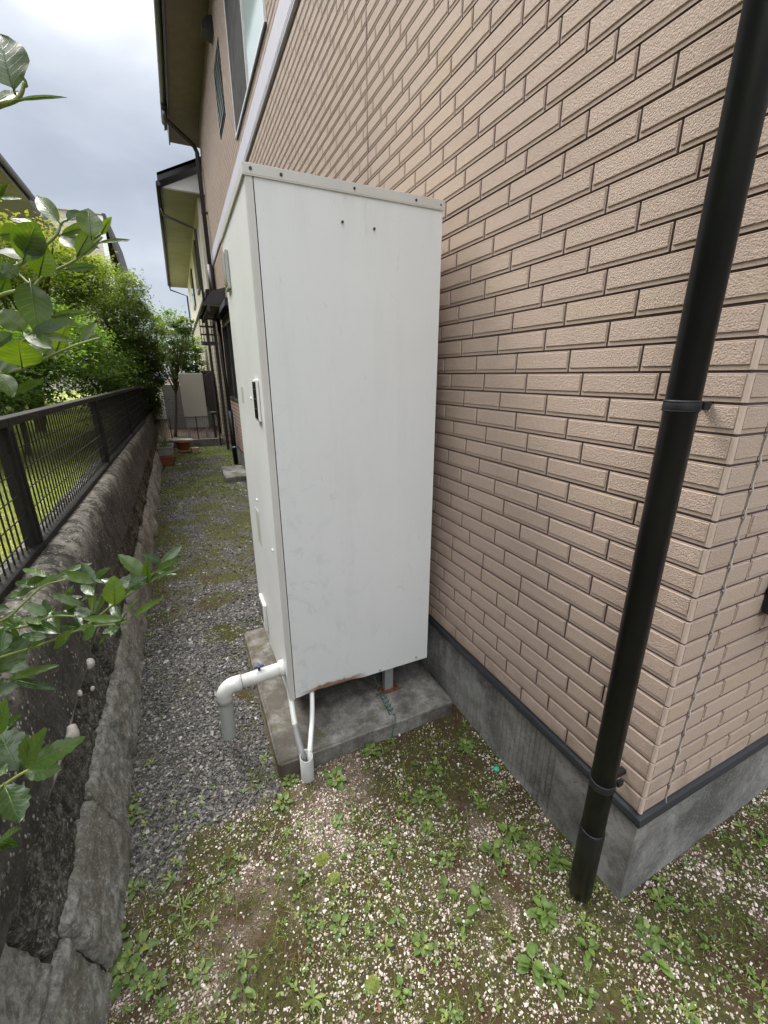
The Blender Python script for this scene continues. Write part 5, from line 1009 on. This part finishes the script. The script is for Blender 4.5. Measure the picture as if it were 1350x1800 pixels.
bw = tag(empty('block_wall', (-1, 15.2, 0)), 'grey concrete block wall behind the small twiggy tree', 'wall')
t = NT('grey_blocks'); M_BLK = t.fin(t.mix(t.mr(t.math('FRACT', t.math('MULTIPLY', t.xyz()[2], 5)), 0, .06, 1, 0), (.16, .155, .14), (.06, .055, .05)), .9); MB().box(0.5, 0, -.05, 1.9, .15, 1.35).build('blocks', M_BLK, bw)
tag(MB().box(-2.2, 19, -.05, 1., 19.2, 1.3).build('pale_wall', simple('pale_wall_paint', (.62, .58, .54), .8)), 'bright pale wall far beyond the end of the path', 'wall')
# pots
pt = tag(empty('planter', (-.42, 8.95, .01)), 'terracotta rectangular planter by the far stone wall, lower of the two stacked ones', 'planter')
def trough(x0, x1, y0, y1, z0, z1, th, m, nm, par):
    mb = MB(); e_ = .02
    V = [(x0 + e_, y0 + e_, z0), (x1 - e_, y0 + e_, z0), (x1 - e_, y1 - e_, z0), (x0 + e_, y1 - e_, z0), (x0, y0, z1), (x1, y0, z1), (x1, y1, z1), (x0, y1, z1), (x0 + th, y0 + th, z1), (x1 - th, y0 + th, z1), (x1 - th, y1 - th, z1), (x0 + th, y1 - th, z1), (x0 + th + e_, y0 + th + e_, z0 + th), (x1 - th - e_, y0 + th + e_, z0 + th), (x1 - th - e_, y1 - th - e_, z0 + th), (x0 + th + e_, y1 - th - e_, z0 + th)]
    F = [(0, 1, 2, 3)] + [(a, (a + 1) % 4, 4 + (a + 1) % 4, 4 + a) for a in range(4)] + [(4 + a, 4 + (a + 1) % 4, 8 + (a + 1) % 4, 8 + a) for a in range(4)] + [(8 + a, 8 + (a + 1) % 4, 12 + (a + 1) % 4, 12 + a) for a in range(4)] + [(12, 13, 14, 15)]
    mb.add(V, F); mb.box(x0 - .008, y0 - .008, z1 - .025, x1 + .008, y0 + .004, z1 + .002); mb.box(x0 - .008, y1 - .004, z1 - .025, x1 + .008, y1 + .008, z1 + .002); mb.box(x0 - .008, y0, z1 - .025, x0 + .004, y1, z1 + .002); mb.box(x1 - .004, y0, z1 - .025, x1 + .008, y1, z1 + .002)
    return mb.build(nm, m, par)
trough(-.13, .13, -.12, .3, 0, .16, .012, M_TERRA, 'trough', pt); MB().box(-.11, -.10, .10, .11, .28, .13).build('soil', M_SOIL, pt)
pt = tag(empty('planter', (-.41, 9.35, .14)), 'grey-green rectangular planter stacked behind the terracotta one', 'planter'); trough(-.14, .13, -.2, .35, 0, .17, .012, M_POTG, 'trough', pt); MB().box(-.12, -.18, .09, .11, .33, .12).build('soil', M_SOIL, pt)
mb = MB()
for i in range(12): a = random.random() * 6.28; V, F = leaf_geo(random.uniform(.15, .38), .012, 6, .2, .2); mb.add(place(V, (random.uniform(-.08, .05), random.uniform(0, .2), .12), (math.cos(a) * .35, math.sin(a) * .2, 1), (math.sin(a), math.cos(a), 0)), F, at=random.random())
mb.build('plant', M_WEED, pt)
pt = tag(empty('flower_pot', (-.10, 10.35, .0)), 'round terracotta pot on its saucer under the grey tray', 'pot')
MB().lathe([(.0, .05), (.10, .05), (.13, .10), (.15, .22), (.165, .225), (.165, .25), (.15, .25), (.13, .12), (0, .1)]).build('bowl', M_TERRA, pt); MB().lathe([(0, .0), (.11, .0), (.14, .045), (.12, .05), (0, .048)]).build('saucer', simple('pink_saucer', (.38, .20, .15), .8), pt)
pt = tag(MB().box(-.24, -.11, 0, .22, .11, .035, .012).build('grey_tray', M_POTG), 'weathered grey plastic tray lying across the round terracotta pot', 'tray'); pt.location = (-.12, 10.35, .254); pt.rotation_euler = (.03, .05, .1)
pt = tag(MB().box(-.075, -.09, 0, .075, .09, .11, .006).build('pale_block', M_WOOD), 'pale square block beside the round pot', 'block'); pt.location = (.12, 10.2, .0); pt.rotation_euler = (0, 0, .2)
